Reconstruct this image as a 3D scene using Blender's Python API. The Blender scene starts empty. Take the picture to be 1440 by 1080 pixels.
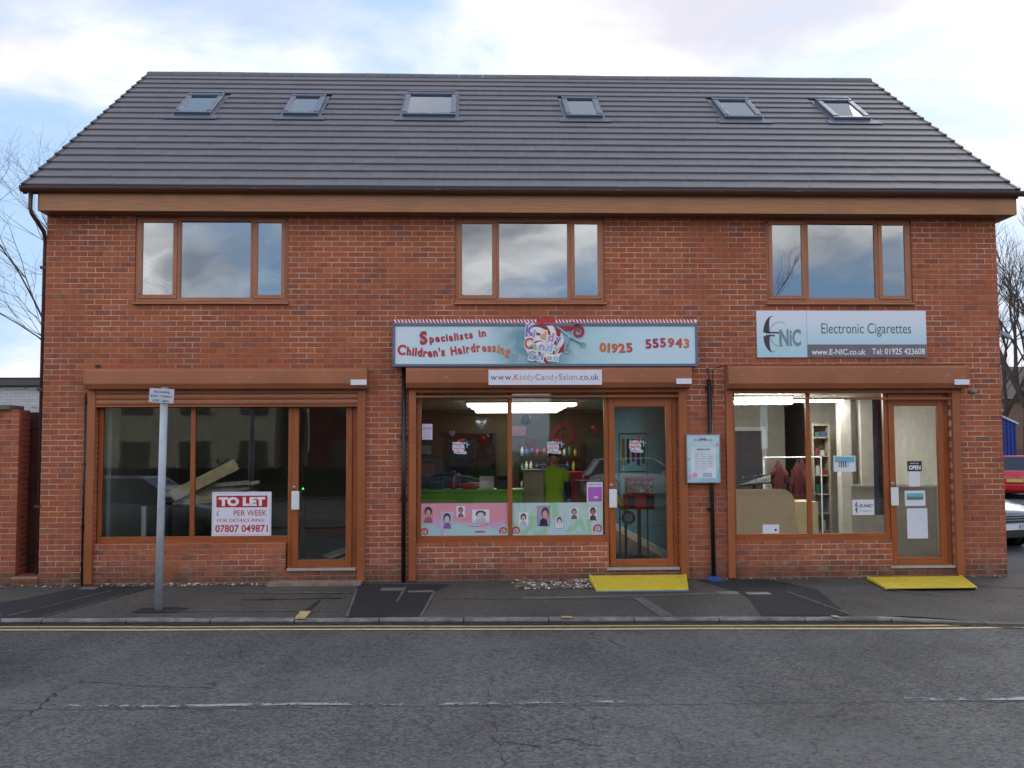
import bpy, bmesh, math, random
from mathutils import Vector, Matrix, noise as mnoise
R = math.radians
random.seed(7)
C = bpy.context.scene.collection
S = bpy.context.scene

# ------------------------------------------------------------------ camera
cd = bpy.data.cameras.new('camera'); cam = bpy.data.objects.new('camera', cd); C.objects.link(cam)
cd.sensor_width = 36; cd.lens = 1400/1440*36; cd.clip_end = 2000
cam.matrix_world = (Matrix.Translation((5.9342, -13.915, 1.8092)) @ Matrix.Rotation(-0.0379, 4, 'Z')
                    @ Matrix.Rotation(math.pi/2+0.0626, 4, 'X') @ Matrix.Rotation(-0.0046, 4, 'Z'))
S.camera = cam
S.view_settings.view_transform = 'Standard'; S.view_settings.look = 'None'
S.view_settings.gamma = 1; S.view_settings.use_curve_mapping = False
S.view_settings.exposure = 0.9
S.cycles.max_bounces = 8; S.cycles.transparent_max_bounces = 16
S.cycles.use_denoising = True

SUN_EL, SUN_AZ = 34, 42      # azimuth from +Y clockwise: behind the building, to the right
# ------------------------------------------------------------------ node helpers
def lin(c):
    return tuple(((v/255)/12.92 if v/255 <= .04045 else ((v/255+.055)/1.055)**2.4) for v in c)
class NT:
    def __init__(s, tree): s.t = tree; s.n = tree.nodes; s.l = tree.links
    def new(s, typ, **kw):
        n = s.n.new(typ)
        for k, v in kw.items():
            if k.startswith('_'): setattr(n, k[1:], v)
        return n
    def put(s, sock, v):
        if v is None: return
        if isinstance(v, bpy.types.NodeSocket): s.l.new(v, sock)
        elif isinstance(v, (tuple, list)):
            if sock.type == 'RGBA': sock.default_value = tuple(v)[:3] + (1,)
            else: sock.default_value = tuple(v)
        else: sock.default_value = v
    def math(s, op, a, b=None, c=None, clamp=False):
        n = s.n.new('ShaderNodeMath'); n.operation = op; n.use_clamp = clamp
        for i, v in enumerate((a, b, c)): s.put(n.inputs[i], v)
        return n.outputs[0]
    def mix(s, f, a, b, mode='MIX'):
        n = s.n.new('ShaderNodeMix'); n.data_type = 'RGBA'; n.blend_type = mode
        s.put(n.inputs[0], f); s.put(n.inputs[6], a); s.put(n.inputs[7], b); return n.outputs[2]
    def noise(s, vec, scale, detail=3, rough=.5, dist=0, dim='3D'):
        n = s.n.new('ShaderNodeTexNoise'); n.noise_dimensions = dim
        if vec is not None: s.l.new(vec, n.inputs['Vector'])
        n.inputs['Scale'].default_value = scale; n.inputs['Detail'].default_value = detail
        n.inputs['Roughness'].default_value = rough; n.inputs['Distortion'].default_value = dist
        return n.outputs[0]
    def ramp(s, v, lo, hi, a=0., b=1.):
        n = s.n.new('ShaderNodeMapRange'); n.interpolation_type = 'SMOOTHSTEP'; s.put(n.inputs[0], v)
        n.inputs[1].default_value = lo; n.inputs[2].default_value = hi
        n.inputs[3].default_value = a; n.inputs[4].default_value = b; return n.outputs[0]
    def pos(s): return s.n.new('ShaderNodeNewGeometry').outputs['Position']
    def xyz(s, v):
        n = s.n.new('ShaderNodeSeparateXYZ'); s.l.new(v, n.inputs[0]); return n.outputs
    def comb(s, x, y, z=0.):
        n = s.n.new('ShaderNodeCombineXYZ')
        for i, v in enumerate((x, y, z)): s.put(n.inputs[i], v)
        return n.outputs[0]
    def scale(s, v, k):
        n = s.n.new('ShaderNodeVectorMath'); n.operation = 'MULTIPLY'; s.l.new(v, n.inputs[0]); n.inputs[1].default_value = k; return n.outputs[0]
    def bump(s, h, strength, dist=.01):
        n = s.n.new('ShaderNodeBump'); s.put(n.inputs['Height'], h); n.inputs['Strength'].default_value = strength
        n.inputs['Distance'].default_value = dist; return n.outputs[0]

def material(name):
    m = bpy.data.materials.new(name); m.use_nodes = True; t = NT(m.node_tree)
    b = t.n['Principled BSDF']; return m, t, b
MATS = {}
def paint(name, rgb, rough=.5, metal=0, var=.08, scale=6, bump=0, bscale=60, spec=.5, dirt=0):
    """plain colour with slight natural unevenness"""
    if name in MATS: return MATS[name]
    m, t, b = material(name); c = lin(rgb); p = t.pos()
    n = t.noise(p, scale, 4, .6)
    k = t.ramp(n, .3, .7, 1-var, 1+var)
    col = t.mix(1, c, t.comb(k, k, k), 'MULTIPLY')
    if dirt:
        d = t.noise(t.scale(p, (1, 1, .3)), 5, 5, .65)
        col = t.mix(t.ramp(d, .5, .75, 0, dirt), col, lin((70, 62, 55)))
    t.put(b.inputs['Base Color'], col)
    t.put(b.inputs['Roughness'], t.ramp(t.noise(p, scale*2.3, 3), .3, .7, max(.02, rough-.06), min(1, rough+.08)))
    b.inputs['Metallic'].default_value = metal; b.inputs['Specular IOR Level'].default_value = spec
    if bump: t.put(b.inputs['Normal'], t.bump(t.noise(p, bscale, 3), bump, .004))
    MATS[name] = m; return m
def glow(name, rgb, strength):
    m, t, b = material(name); b.inputs['Base Color'].default_value = lin(rgb)+(1,)
    b.inputs['Emission Color'].default_value = lin(rgb)+(1,); b.inputs['Emission Strength'].default_value = strength; return m

# ------------------------------------------------------------------ sky
W = bpy.data.worlds.new('World'); S.world = W; W.use_nodes = True
t = NT(W.node_tree); bg = t.n['Background']; bg.inputs['Strength'].default_value = 0.1
sky = t.n.new('ShaderNodeTexSky'); sky.sky_type = 'NISHITA'; sky.sun_disc = False
sky.sun_elevation = R(SUN_EL); sky.sun_rotation = R(SUN_AZ); sky.air_density = 1.0; sky.dust_density = 1.0; sky.ozone_density = 1.5
d = t.n.new('ShaderNodeTexCoord').outputs['Generated']; x, y, z = t.xyz(d)
zz = t.math('ADD', t.math('MAXIMUM', z, 0.), .34)
uv = t.comb(t.math('DIVIDE', x, zz), t.math('DIVIDE', y, zz), t.math('MULTIPLY', z, 1.3))
def off(v, o):
    n = t.n.new('ShaderNodeVectorMath'); n.operation = 'ADD'; t.l.new(v, n.inputs[0]); n.inputs[1].default_value = o; return n.outputs[0]
big = t.noise(off(uv, (5.5, 15.4, 0.)), 1.15, 7, .55, .35)
fine = t.noise(off(uv, (9.1, 4.2, 3.3)), 2.2, 6, .6, .3)
mask = t.ramp(t.math('ADD', t.math('MULTIPLY', big, .8), t.math('MULTIPLY', fine, .2)), .41, .56)
sv = (math.sin(R(SUN_AZ))*math.cos(R(SUN_EL)), math.cos(R(SUN_AZ))*math.cos(R(SUN_EL)), math.sin(R(SUN_EL)))
dt = t.n.new('ShaderNodeVectorMath'); dt.operation = 'DOT_PRODUCT'; t.l.new(d, dt.inputs[0]); dt.inputs[1].default_value = sv
toward = t.ramp(dt.outputs['Value'], -.9, .75)
shade = t.ramp(t.noise(off(uv, (14.3, 7.7, 2.1)), 1.9, 5, .55, .2), .36, .60)
dark = t.mix(toward, (3.3, 3.5, 4.1), (4.5, 4.4, 4.9)); lit = t.mix(toward, (13.5, 13.5, 13.6), (6.8, 6.7, 6.9))
cloud = t.mix(shade, dark, lit)
blue = t.mix(t.math('MULTIPLY', toward, .7), t.mix(.55, t.mix(1, sky.outputs[0], (1.1, 1.1, 1.1), 'MULTIPLY'), (1.7, 3.6, 7.2)), (3.1, 4.0, 5.1))
t.put(bg.inputs['Color'], t.mix(mask, blue, cloud))

sl = bpy.data.lights.new('sun', 'SUN'); sun = bpy.data.objects.new('sun', sl); C.objects.link(sun)
sl.energy = 0.6; sl.angle = R(30); sl.color = (1, .96, .9)
az, el = R(SUN_AZ), R(SUN_EL)
sun.rotation_euler = Vector((math.sin(az)*math.cos(el), math.cos(az)*math.cos(el), math.sin(el))).to_track_quat('Z', 'Y').to_euler()

# ------------------------------------------------------------------ mesh helpers
class MB:
    def __init__(s): s.v = []; s.f = []; s.smooth = False
    def add(s, vs, fs):
        o = len(s.v); s.v += [tuple(v) for v in vs]; s.f += [tuple(i+o for i in f) for f in fs]; return s
    def box(s, x0, x1, y0, y1, z0, z1, back=True):
        vs = [(x0,y0,z0),(x1,y0,z0),(x1,y1,z0),(x0,y1,z0),(x0,y0,z1),(x1,y0,z1),(x1,y1,z1),(x0,y1,z1)]
        fs = [(0,1,5,4),(1,2,6,5),(3,0,4,7),(4,5,6,7),(3,2,1,0)]
        if back: fs.append((2,3,7,6))
        return s.add(vs, fs)
    def obox(s, c, ax, ay, az, hx, hy, hz):
        c = Vector(c); ax, ay, az = Vector(ax).normalized(), Vector(ay).normalized(), Vector(az).normalized(); vs = []
        for k in (-1, 1):
            for i, j in ((-1,-1),(1,-1),(1,1),(-1,1)): vs.append(c+ax*hx*i+ay*hy*j+az*hz*k)
        return s.add(vs, [(0,1,5,4),(1,2,6,5),(2,3,7,6),(3,0,4,7),(4,5,6,7),(3,2,1,0)])
    def prism(s, pts, a0, a1, axis='x'):
        """polygon of 2-D points extruded from a0 to a1 along axis. x: (y,z)  y: (x,z)  z: (x,y)"""
        def P(p, a): return (a, p[0], p[1]) if axis == 'x' else ((p[0], a, p[1]) if axis == 'y' else (p[0], p[1], a))
        n = len(pts); vs = [P(p, a0) for p in pts]+[P(p, a1) for p in pts]
        fs = [tuple(range(n))[::-1], tuple(range(n, 2*n))]+[(i, (i+1) % n, n+(i+1) % n, n+i) for i in range(n)]
        return s.add(vs, fs)
    def tube(s, path, rad, n=8, cap=True):
        path = [Vector(p) for p in path]
        if not isinstance(rad, (list, tuple)): rad = [rad]*len(path)
        o = len(s.v); up = Vector((0, 0, 1))
        for i, p in enumerate(path):
            dr = (path[min(i+1, len(path)-1)]-path[max(i-1, 0)])
            dr = dr.normalized() if dr.length > 1e-9 else Vector((0, 0, 1))
            u = dr.cross(up if abs(dr.z) < .95 else Vector((1, 0, 0))).normalized(); w = dr.cross(u)
            for k in range(n):
                a = 2*math.pi*k/n; s.v.append(tuple(p+(u*math.cos(a)+w*math.sin(a))*rad[i]))
        for i in range(len(path)-1):
            for k in range(n):
                a, b = o+i*n+k, o+i*n+(k+1) % n; s.f.append((a, b, b+n, a+n))
        if cap:
            s.f.append(tuple(range(o, o+n))[::-1]); e = o+(len(path)-1)*n; s.f.append(tuple(range(e, e+n)))
        return s
    def lathe(s, prof, c=(0, 0, 0), n=16, axis='z'):
        o = len(s.v); c = Vector(c)
        for r, h in prof:
            for k in range(n):
                a = 2*math.pi*k/n; q = (r*math.cos(a), r*math.sin(a), h)
                if axis == 'y': q = (q[0], h, q[1])
                if axis == 'x': q = (h, q[0], q[1])
                s.v.append(tuple(c+Vector(q)))
        for i in range(len(prof)-1):
            for k in range(n):
                a, b = o+i*n+k, o+i*n+(k+1) % n; s.f.append((a, b, b+n, a+n))
        s.f.append(tuple(range(o, o+n))[::-1]); e = o+(len(prof)-1)*n; s.f.append(tuple(range(e, e+n)))
        return s
    def ball(s, c, rx, ry, rz, nu=12, nv=8):
        prof = [(math.sin(math.pi*(i+.02)/(nv+.04)), -math.cos(math.pi*(i+.02)/(nv+.04))) for i in range(nv+1)]
        o = len(s.v)
        for r, h in prof:
            for k in range(nu):
                a = 2*math.pi*k/nu; s.v.append((c[0]+rx*r*math.cos(a), c[1]+ry*r*math.sin(a), c[2]+rz*h))
        for i in range(nv):
            for k in range(nu):
                a, b = o+i*nu+k, o+i*nu+(k+1) % nu; s.f.append((a, b, b+nu, a+nu))
        s.f.append(tuple(range(o, o+nu))[::-1]); e = o+nv*nu; s.f.append(tuple(range(e, e+nu)))
        return s
    def disc(s, pts, y):      # flat polygon facing -Y
        return s.add([(p[0], y, p[1]) for p in pts], [tuple(range(len(pts)))])
    def mesh(s, name):
        m = bpy.data.meshes.new(name); m.from_pydata(s.v, [], s.f); m.update(); return m
    def build(s, name, mat, parent=None, smooth=False, bevel=0, local=False, fix=True):
        m = s.mesh(name)
        if fix:
            bm = bmesh.new(); bm.from_mesh(m); bmesh.ops.recalc_face_normals(bm, faces=bm.faces); bm.to_mesh(m); bm.free()
        return link(name, m, mat, parent, smooth, bevel, local)
def link(name, m, mat, parent=None, smooth=False, bevel=0, local=False):
    o = bpy.data.objects.new(name, m)
    if mat:
        for q in (mat if isinstance(mat, list) else [mat]): m.materials.append(q)
    C.objects.link(o)
    if smooth: m.polygons.foreach_set('use_smooth', [True]*len(m.polygons))
    if bevel:
        b = o.modifiers.new('b', 'BEVEL'); b.width = bevel; b.segments = 2; b.limit_method = 'ANGLE'; b.harden_normals = False
    if parent: attach(o, parent, local)
    return o
def world_loc(o):
    v = Vector((0, 0, 0))
    while o: v = v+o.location; o = o.parent if o.parent and not o.get('_local') else None
    return v
def attach(o, parent, local=False):
    o.parent = parent
    if not local: o.matrix_parent_inverse = Matrix.Translation(-Vector(parent.get('_w', (0, 0, 0))))
    o['_w'] = tuple(parent.get('_w', (0, 0, 0))) if local else (0, 0, 0)
def tag(o, label, cat, group=None, kind=None):
    o['label'] = label; o['category'] = cat
    if group: o['group'] = group
    if kind: o['kind'] = kind
    return o
def thing(name, label, cat, loc=(0, 0, 0), group=None, rz=0):
    o = bpy.data.objects.new(name, None); C.objects.link(o); o.location = loc; o.rotation_euler.z = rz; o.empty_display_size = .1
    o['_w'] = tuple(loc); return tag(o, label, cat, group)
def pieces_(name, mat, parent, m, bevel):
    for q in range(len(m.v)//8): MB().add(m.v[8*q:8*q+8], [(0,1,5,4),(1,2,6,5),(2,3,7,6),(3,0,4,7),(4,5,6,7),(3,2,1,0)]).build(name, mat, parent, bevel=bevel)
def structure(name, mb, mat, **k):
    o = mb.build(name, mat, **k); o['kind'] = 'structure'; return o
def subtract(r, holes):
    """axis rectangle (x0,x1,z0,z1) minus rectangles"""
    out = [r]
    for h in holes:
        nx = []
        for a in out:
            if h[0] >= a[1] or h[1] <= a[0] or h[2] >= a[3] or h[3] <= a[2]: nx.append(a); continue
            if h[0] > a[0]: nx.append((a[0], h[0], a[2], a[3]))
            if h[1] < a[1]: nx.append((h[1], a[1], a[2], a[3]))
            x0, x1 = max(a[0], h[0]), min(a[1], h[1])
            if h[2] > a[2]: nx.append((x0, x1, a[2], h[2]))
            if h[3] < a[3]: nx.append((x0, x1, h[3], a[3]))
        out = nx
    return out
_glyph = {}
def glyph_bounds(s, bold):
    k = (s, bold)
    if k not in _glyph:
        c = bpy.data.curves.new('lettering', 'FONT'); c.body = s; c.size = 1; c.offset = bold; c.resolution_u = 3
        o = bpy.data.objects.new('lettering', c); m = bpy.data.meshes.new_from_object(o)
        vs = [tuple(v.co[:2]) for v in m.vertices]; fs = [tuple(p.vertices) for p in m.polygons]
        bpy.data.objects.remove(o); bpy.data.curves.remove(c); bpy.data.meshes.remove(m)
        _glyph[k] = (vs, fs)
    return _glyph[k]
def text(s, x0, x1, z0, cap, y, mat, parent, bold=0., rot=0., shear=0., name='lettering', mb=None):
    """flat print on a plane facing -Y: spans x0..x1, baseline z0, capital height cap"""
    vs, fs = glyph_bounds(s, bold)
    if not vs: return
    mn, mx = min(v[0] for v in vs), max(v[0] for v in vs)
    kx = (x1-x0)/(mx-mn); kz = cap/.73; cr, sr = math.cos(rot), math.sin(rot); out = []
    for a, b in vs:
        px, pz = (a-mn)*kx+b*kz*shear, b*kz
        out.append((x0+px*cr-pz*sr, y, z0+px*sr+pz*cr))
    q = mb or MB(); q.add(out, fs)
    return q if mb is not None else q.build(name, mat, parent, fix=False)

# ------------------------------------------------------------------ materials
def brick_material(name, stain=1.0):
    m, t, b = material(name); p = t.pos(); x, y, z = t.xyz(p)
    row = t.math('FLOOR', t.math('DIVIDE', t.math('ADD', z, .1), .075))
    par = t.math('MODULO', t.math('ADD', row, 20.), 2.)
    col = t.math('FLOOR', t.math('DIVIDE', t.math('ADD', x, t.math('MULTIPLY', par, .1125)), .225))
    wn = t.n.new('ShaderNodeTexWhiteNoise'); wn.noise_dimensions = '2D'; t.l.new(t.comb(col, row), wn.inputs['Vector'])
    r1 = wn.outputs['Value']
    cr = t.n.new('ShaderNodeValToRGB'); t.l.new(r1, cr.inputs[0]); e = cr.color_ramp
    cols = [(0, (154, 88, 66)), (.14, (168, 92, 62)), (.34, (178, 98, 66)), (.52, (166, 86, 60)), (.70, (184, 106, 70)), (.86, (160, 88, 66)), (.96, (136, 84, 74)), (1, (174, 108, 76))]
    e.elements[0].position = 0; e.elements[0].color = lin(cols[0][1])+(1,); e.elements[1].position = 1; e.elements[1].color = lin(cols[-1][1])+(1,)
    for q, c in cols[1:-1]: k = e.elements.new(q); k.color = lin(c)+(1,)
    # kiss marks: dark bluish bands across part of some bricks
    kx = t.noise(t.comb(t.math('MULTIPLY', x, 9.), t.math('MULTIPLY', row, 7.31), t.math('MULTIPLY', col, 3.17)), 1.0, 2)
    c1 = t.mix(t.ramp(kx, .57, .70, 0, .45), cr.outputs[0], lin((92, 62, 64)))
    c1 = t.mix(t.ramp(t.noise(p, 38, 4, .7), .35, .75, 0, .42), c1, lin((192, 122, 86)))
    c1 = t.mix(t.ramp(t.noise(p, 130, 2, .7), .52, .72, 0, .35), c1, lin((92, 50, 42)))
    # lime bloom and splash dirt near the ground
    low = t.ramp(z, .05, .62, 1, 0)
    bl = t.ramp(t.noise(t.scale(p, (1, 1, 2.2)), 4.2, 6, .7), .5, .72, 0, .6)
    c1 = t.mix(t.math('MULTIPLY', bl, low), c1, lin((205, 185, 175)))
    d2 = t.math('MULTIPLY', t.ramp(z, -.02, .30, 1, 0), t.ramp(t.noise(p, 3, 5, .6), .3, .6, .25, .8))
    c1 = t.mix(d2, c1, lin((84, 70, 58)))
    c1 = t.mix(t.ramp(t.noise(t.scale(p, (2.6, 1, .35)), 1.6, 6, .65), .54, .74, 0, .38), c1, lin((128, 92, 76)))
    patch = t.ramp(t.noise(p, .55, 4, .6), .35, .7, .9, 1.08)
    c1 = t.mix(1, c1, t.comb(patch, patch, patch), 'MULTIPLY')
    t.put(b.inputs['Base Color'], c1); b.inputs['Roughness'].default_value = .86; b.inputs['Specular IOR Level'].default_value = .25
    t.put(b.inputs['Normal'], t.bump(t.math('ADD', t.noise(p, 150, 3, .7), t.noise(p, 45, 3, .6)), .5, .004))
    return m
BRICK = brick_material('multi_red_brick')
def mortar_material():
    m, t, b = material('mortar'); p = t.pos(); x, y, z = t.xyz(p)
    c = t.mix(t.ramp(t.noise(p, 3, 5, .6), .35, .65), lin((190, 160, 142)), lin((218, 192, 174)))
    c = t.mix(t.ramp(t.noise(p, .9, 4), .42, .66, 0, .75), c, lin((150, 106, 86)))
    low = t.ramp(z, .0, .25, .6, 0); c = t.mix(low, c, lin((96, 82, 72)))
    t.put(b.inputs['Base Color'], c); b.inputs['Roughness'].default_value = .95; t.put(b.inputs['Normal'], t.bump(t.noise(p, 220, 2), .4, .003)); return m
MORTAR = mortar_material()
def tile_material():
    m, t, b = material('concrete_roof_tile'); p = t.pos(); x, y, z = t.xyz(p)
    col = t.math('FLOOR', t.math('DIVIDE', x, .3)); row = t.math('FLOOR', t.math('DIVIDE', z, .1865))
    wn = t.n.new('ShaderNodeTexWhiteNoise'); wn.noise_dimensions = '2D'; t.l.new(t.comb(col, row), wn.inputs['Vector'])
    c = t.mix(wn.outputs['Value'], lin((92, 89, 94)), lin((98, 95, 99)))
    c = t.mix(t.ramp(t.noise(p, .7, 4, .6), .35, .7, 0, .35), c, lin((110, 103, 104)))
    c = t.mix(t.ramp(t.noise(t.scale(p, (1, .5, .5)), 9, 5, .7), .5, .75, 0, .35), c, lin((72, 70, 76)))
    c = t.mix(t.ramp(t.noise(t.scale(p, (3, .4, .4)), 1.5, 5, .7), .55, .75, 0, .3), c, lin((122, 116, 112))); c = t.mix(t.ramp(t.noise(p, 48, 3, .7), .68, .74, 0, .5), c, lin((150, 146, 138)))
    t.put(b.inputs['Base Color'], c); b.inputs['Roughness'].default_value = .62
    t.put(b.inputs['Normal'], t.bump(t.noise(p, 160, 3, .7), .3, .003)); return m
TILE = tile_material()
def streaky(name, rgb, rough):
    m, t, b = material(name); p = t.pos()
    st = t.noise(t.scale(p, (9, 3, .7)), 2.2, 6, .7); big = t.noise(p, .9, 5, .6); sp = t.noise(p, 34, 4, .7)
    c = t.mix(t.ramp(big, .35, .7), tuple(v*.88 for v in lin(rgb)), tuple(v*1.1 for v in lin(rgb)))
    c = t.mix(t.ramp(st, .52, .72, 0, .35), c, lin((118, 96, 84))); c = t.mix(t.ramp(sp, .62, .74, 0, .3), c, lin((92, 66, 52)))
    c = t.mix(t.ramp(t.noise(t.scale(p, (2, 1, 6)), 3, 4), .62, .72, 0, .25), c, lin((190, 160, 144)))
    t.put(b.inputs['Base Color'], c); t.put(b.inputs['Roughness'], t.ramp(big, .3, .7, rough-.06, rough+.14)); t.put(b.inputs['Normal'], t.bump(t.noise(t.scale(p, (1, 1, 2)), 1.6, 3), .25, .01)); return m
def oak(name, rgb, rough=.38, horiz=True):
    """wood-grain foiled plastic"""
    m, t, b = material(name); p = t.pos()
    g = t.noise(t.scale(p, (2.2, 30, 60) if horiz else (60, 30, 2.2)), 1.2, 5, .65)
    c = t.mix(t.ramp(g, .32, .7), tuple(v*.78 for v in lin(rgb)), tuple(v*1.18 for v in lin(rgb)))
    c = t.mix(t.ramp(t.noise(p, 2.3, 4), .5, .8, 0, .25), c, lin((96, 66, 48)))
    t.put(b.inputs['Base Color'], c); t.put(b.inputs['Roughness'], t.ramp(g, .3, .7, rough-.05, rough+.1)); return m
FRAME_H = oak('oak_foil_rail', (160, 86, 40)); FRAME_V = oak('oak_foil_stile', (160, 86, 40), horiz=False)
UFRAME_H = oak('oak_foil_sky_gloss_rail', (172, 110, 76)); UFRAME_V = oak('oak_foil_sky_gloss_stile', (172, 110, 76), horiz=False)  # paler oak: sky gloss on the upper frames put into the colour
FASCIA = oak('oak_foil_fascia', (172, 116, 72))
SHUTTER = streaky('brown_shutter_paint', (166, 102, 68), .34)
RAILM = streaky('brown_guide_rail', (162, 92, 50), .36)
GUTTER = paint('dark_brown_plastic', (74, 48, 42), .35, dirt=.2)
BLACKP = paint('black_plastic_pipe', (30, 28, 30), .35, dirt=.15)
WHITE = paint('white_plastic', (226, 226, 228), .35, var=.03)
ALU = paint('brushed_aluminium', (170, 172, 178), .35, .9)
GALV = paint('galvanised_steel_pole', (176, 182, 190), .5, .1, .1, 4)
LEAD = paint('grey_flashing', (92, 98, 112), .5, .3)
ROOFWIN = paint('roof_window_cladding', (98, 102, 116), .35, .5)
def glass_material(name, face, tint=(.96, .98, .97), wav=.0):
    m = bpy.data.materials.new(name); m.use_nodes = True; t = NT(m.node_tree); t.n.remove(t.n['Principled BSDF'])
    out = t.n['Material Output']; tr = t.n.new('ShaderNodeBsdfTransparent'); tr.inputs[0].default_value = tint+(1,)
    gl = t.n.new('ShaderNodeBsdfGlossy'); gl.inputs['Roughness'].default_value = 0.0; gl.inputs['Color'].default_value = (1, 1, 1, 1)
    fr = t.n.new('ShaderNodeFresnel'); fr.inputs[0].default_value = 1.5
    f = t.math('MULTIPLY', fr.outputs[0], face/.04, clamp=True)
    if wav:
        nb = t.bump(t.noise(t.pos(), 1.6, 1), wav, .02); t.l.new(nb, gl.inputs['Normal'])
    mx = t.n.new('ShaderNodeMixShader'); t.l.new(f, mx.inputs[0]); t.l.new(tr.outputs[0], mx.inputs[1]); t.l.new(gl.outputs[0], mx.inputs[2])
    t.l.new(mx.outputs[0], out.inputs[0]); return m
GLASS_UP = glass_material('coated_double_glazing', .20, (.75, .8, .8), .12)
GLASS_SHOP = glass_material('shop_glass', .06, (.95, .97, .96), .05)
GLASS_ROOF = glass_material('roof_window_glass', .06, (.93, .96, 1.0))
GLASS_CAR = glass_material('car_glass', .06, (.55, .62, .62))

def asphalt(name, base, light, bscale=1.0, cracks=True, blue=0., wear=True):
    m, t, b = material(name); p = t.pos(); x, y, z = t.xyz(p)
    vo = t.n.new('ShaderNodeTexVoronoi'); t.l.new(p, vo.inputs['Vector']); vo.inputs['Scale'].default_value = 85*bscale
    sep = t.xyz(vo.outputs['Color'])[0]
    c = t.mix(t.ramp(sep, .1, .95), lin(base), lin(light))
    c = t.mix(t.ramp(t.noise(t.scale(p, (1, .25, 1)), 1.3, 5, .6), .35, .7, 0, .45), c, tuple(v*.72 for v in lin(base)))
    c = t.mix(t.ramp(t.noise(p, .45, 4, .6), .4, .7, 0, .35), c, tuple(v*1.12 for v in lin(light)))
    c = t.mix(t.ramp(t.noise(p, 16, 6, .8), .50, .66, 0, .7), c, lin((40, 40, 44)))
    c = t.mix(t.ramp(t.noise(p, 42, 3, .7), .66, .74, 0, .8), c, lin((146, 143, 138)))
    h = t.math('ADD', t.math('MULTIPLY', t.ramp(vo.outputs['Distance'], 0, .7, 1, 0), .8), t.math('MULTIPLY', t.noise(p, 22, 6, .8), 1.6))
    if cracks:
        dp = t.n.new('ShaderNodeVectorMath'); dp.operation = 'ADD'; t.l.new(p, dp.inputs[0])
        nn = t.n.new('ShaderNodeTexNoise'); t.l.new(p, nn.inputs['Vector']); nn.inputs['Scale'].default_value = 3.5; nn.inputs['Detail'].default_value = 5
        t.l.new(t.scale(nn.outputs['Color'], (.35, .35, .35)), dp.inputs[1])
        v2 = t.n.new('ShaderNodeTexVoronoi'); v2.feature = 'DISTANCE_TO_EDGE'; t.l.new(dp.outputs[0], v2.inputs['Vector']); v2.inputs['Scale'].default_value = 1.6
        gate = t.ramp(t.noise(p, .55, 3), .58, .66)
        cr = t.math('MULTIPLY', t.ramp(v2.outputs['Distance'], .002, .012, 1, 0), gate)
        v3 = t.n.new('ShaderNodeTexVoronoi'); v3.feature = 'DISTANCE_TO_EDGE'; t.l.new(dp.outputs[0], v3.inputs['Vector']); v3.inputs['Scale'].default_value = 6.5
        g3 = t.math('MULTIPLY', t.ramp(t.noise(p, .8, 3), .60, .72), t.ramp(v3.outputs['Distance'], .005, .035, .6, 0))
        cr = t.math('MAXIMUM', cr, g3)
        c = t.mix(t.math('MULTIPLY', cr, .5), c, lin((38, 38, 41))); h = t.math('SUBTRACT', h, t.math('MULTIPLY', cr, 1.2))
    t.put(b.inputs['Base Color'], c); b.inputs['Roughness'].default_value = .88; b.inputs['Specular IOR Level'].default_value = .3
    t.put(b.inputs['Normal'], t.bump(h, .9, .008)); return m
ROAD = asphalt('road_asphalt', (75, 73, 73), (112, 110, 108), .62)
PAVE = asphalt('pavement_tarmac', (78, 72, 67), (108, 100, 92), 1.3, True)
PATCH = asphalt('fresh_black_tarmac', (46, 44, 46), (66, 64, 66), 1.8, False)
CONC = asphalt('worn_concrete_strip', (112, 106, 99), (136, 129, 120), 2, False)
REDSURF = asphalt('red_surfacing', (128, 74, 64), (158, 104, 92), 1.2, False)
CARPARK = asphalt('car_park_asphalt', (70, 70, 74), (96, 96, 100), 1.0, True)
def kerb_mat():
    m, t, b = material('concrete_kerb'); p = t.pos(); x, y, z = t.xyz(p)
    c = t.mix(t.ramp(t.noise(p, 6, 5, .7), .35, .65), lin((112, 108, 106)), lin((146, 142, 138)))
    c = t.mix(t.ramp(t.noise(t.scale(p, (1, 1, 3)), 2.4, 5, .7), .45, .7, 0, .7), c, lin((74, 70, 68)))
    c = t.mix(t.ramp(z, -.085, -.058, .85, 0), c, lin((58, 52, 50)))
    t.put(b.inputs['Base Color'], c); b.inputs['Roughness'].default_value = .85; t.put(b.inputs['Normal'], t.bump(t.noise(p, 90, 3), .5, .004)); return m
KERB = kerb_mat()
def worn_line(name, rgb, cover, sc=14):
    m, t, b = material(name); p = t.pos()
    n = t.math('ADD', t.math('MULTIPLY', t.noise(p, sc, 5, .75), .6), t.math('MULTIPLY', t.noise(t.scale(p, (1, 3, 1)), 2.5, 4), .4))
    a = t.ramp(n, .5-cover, .5-cover+.08, 1, 0) if False else t.ramp(n, cover, cover+.06, 1, 0)
    tr = t.n.new('ShaderNodeBsdfTransparent'); mx = t.n.new('ShaderNodeMixShader')
    t.put(b.inputs['Base Color'], t.mix(t.ramp(t.noise(p, 9, 4), .4, .7, 0, .5), lin(rgb), tuple(v*.6 for v in lin(rgb)))); b.inputs['Roughness'].default_value = .8
    t.l.new(a, mx.inputs[0]); t.l.new(tr.outputs[0], mx.inputs[1]); t.l.new(b.outputs[0], mx.inputs[2]); t.l.new(mx.outputs[0], t.n['Material Output'].inputs[0]); return m
YEL = worn_line('yellow_line_paint', (206, 172, 112), .60); YEL2 = worn_line('cream_yellow_line_paint', (212, 188, 140), .62)
WHT = worn_line('white_line_paint', (150, 151, 153), .47, 16)

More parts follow.
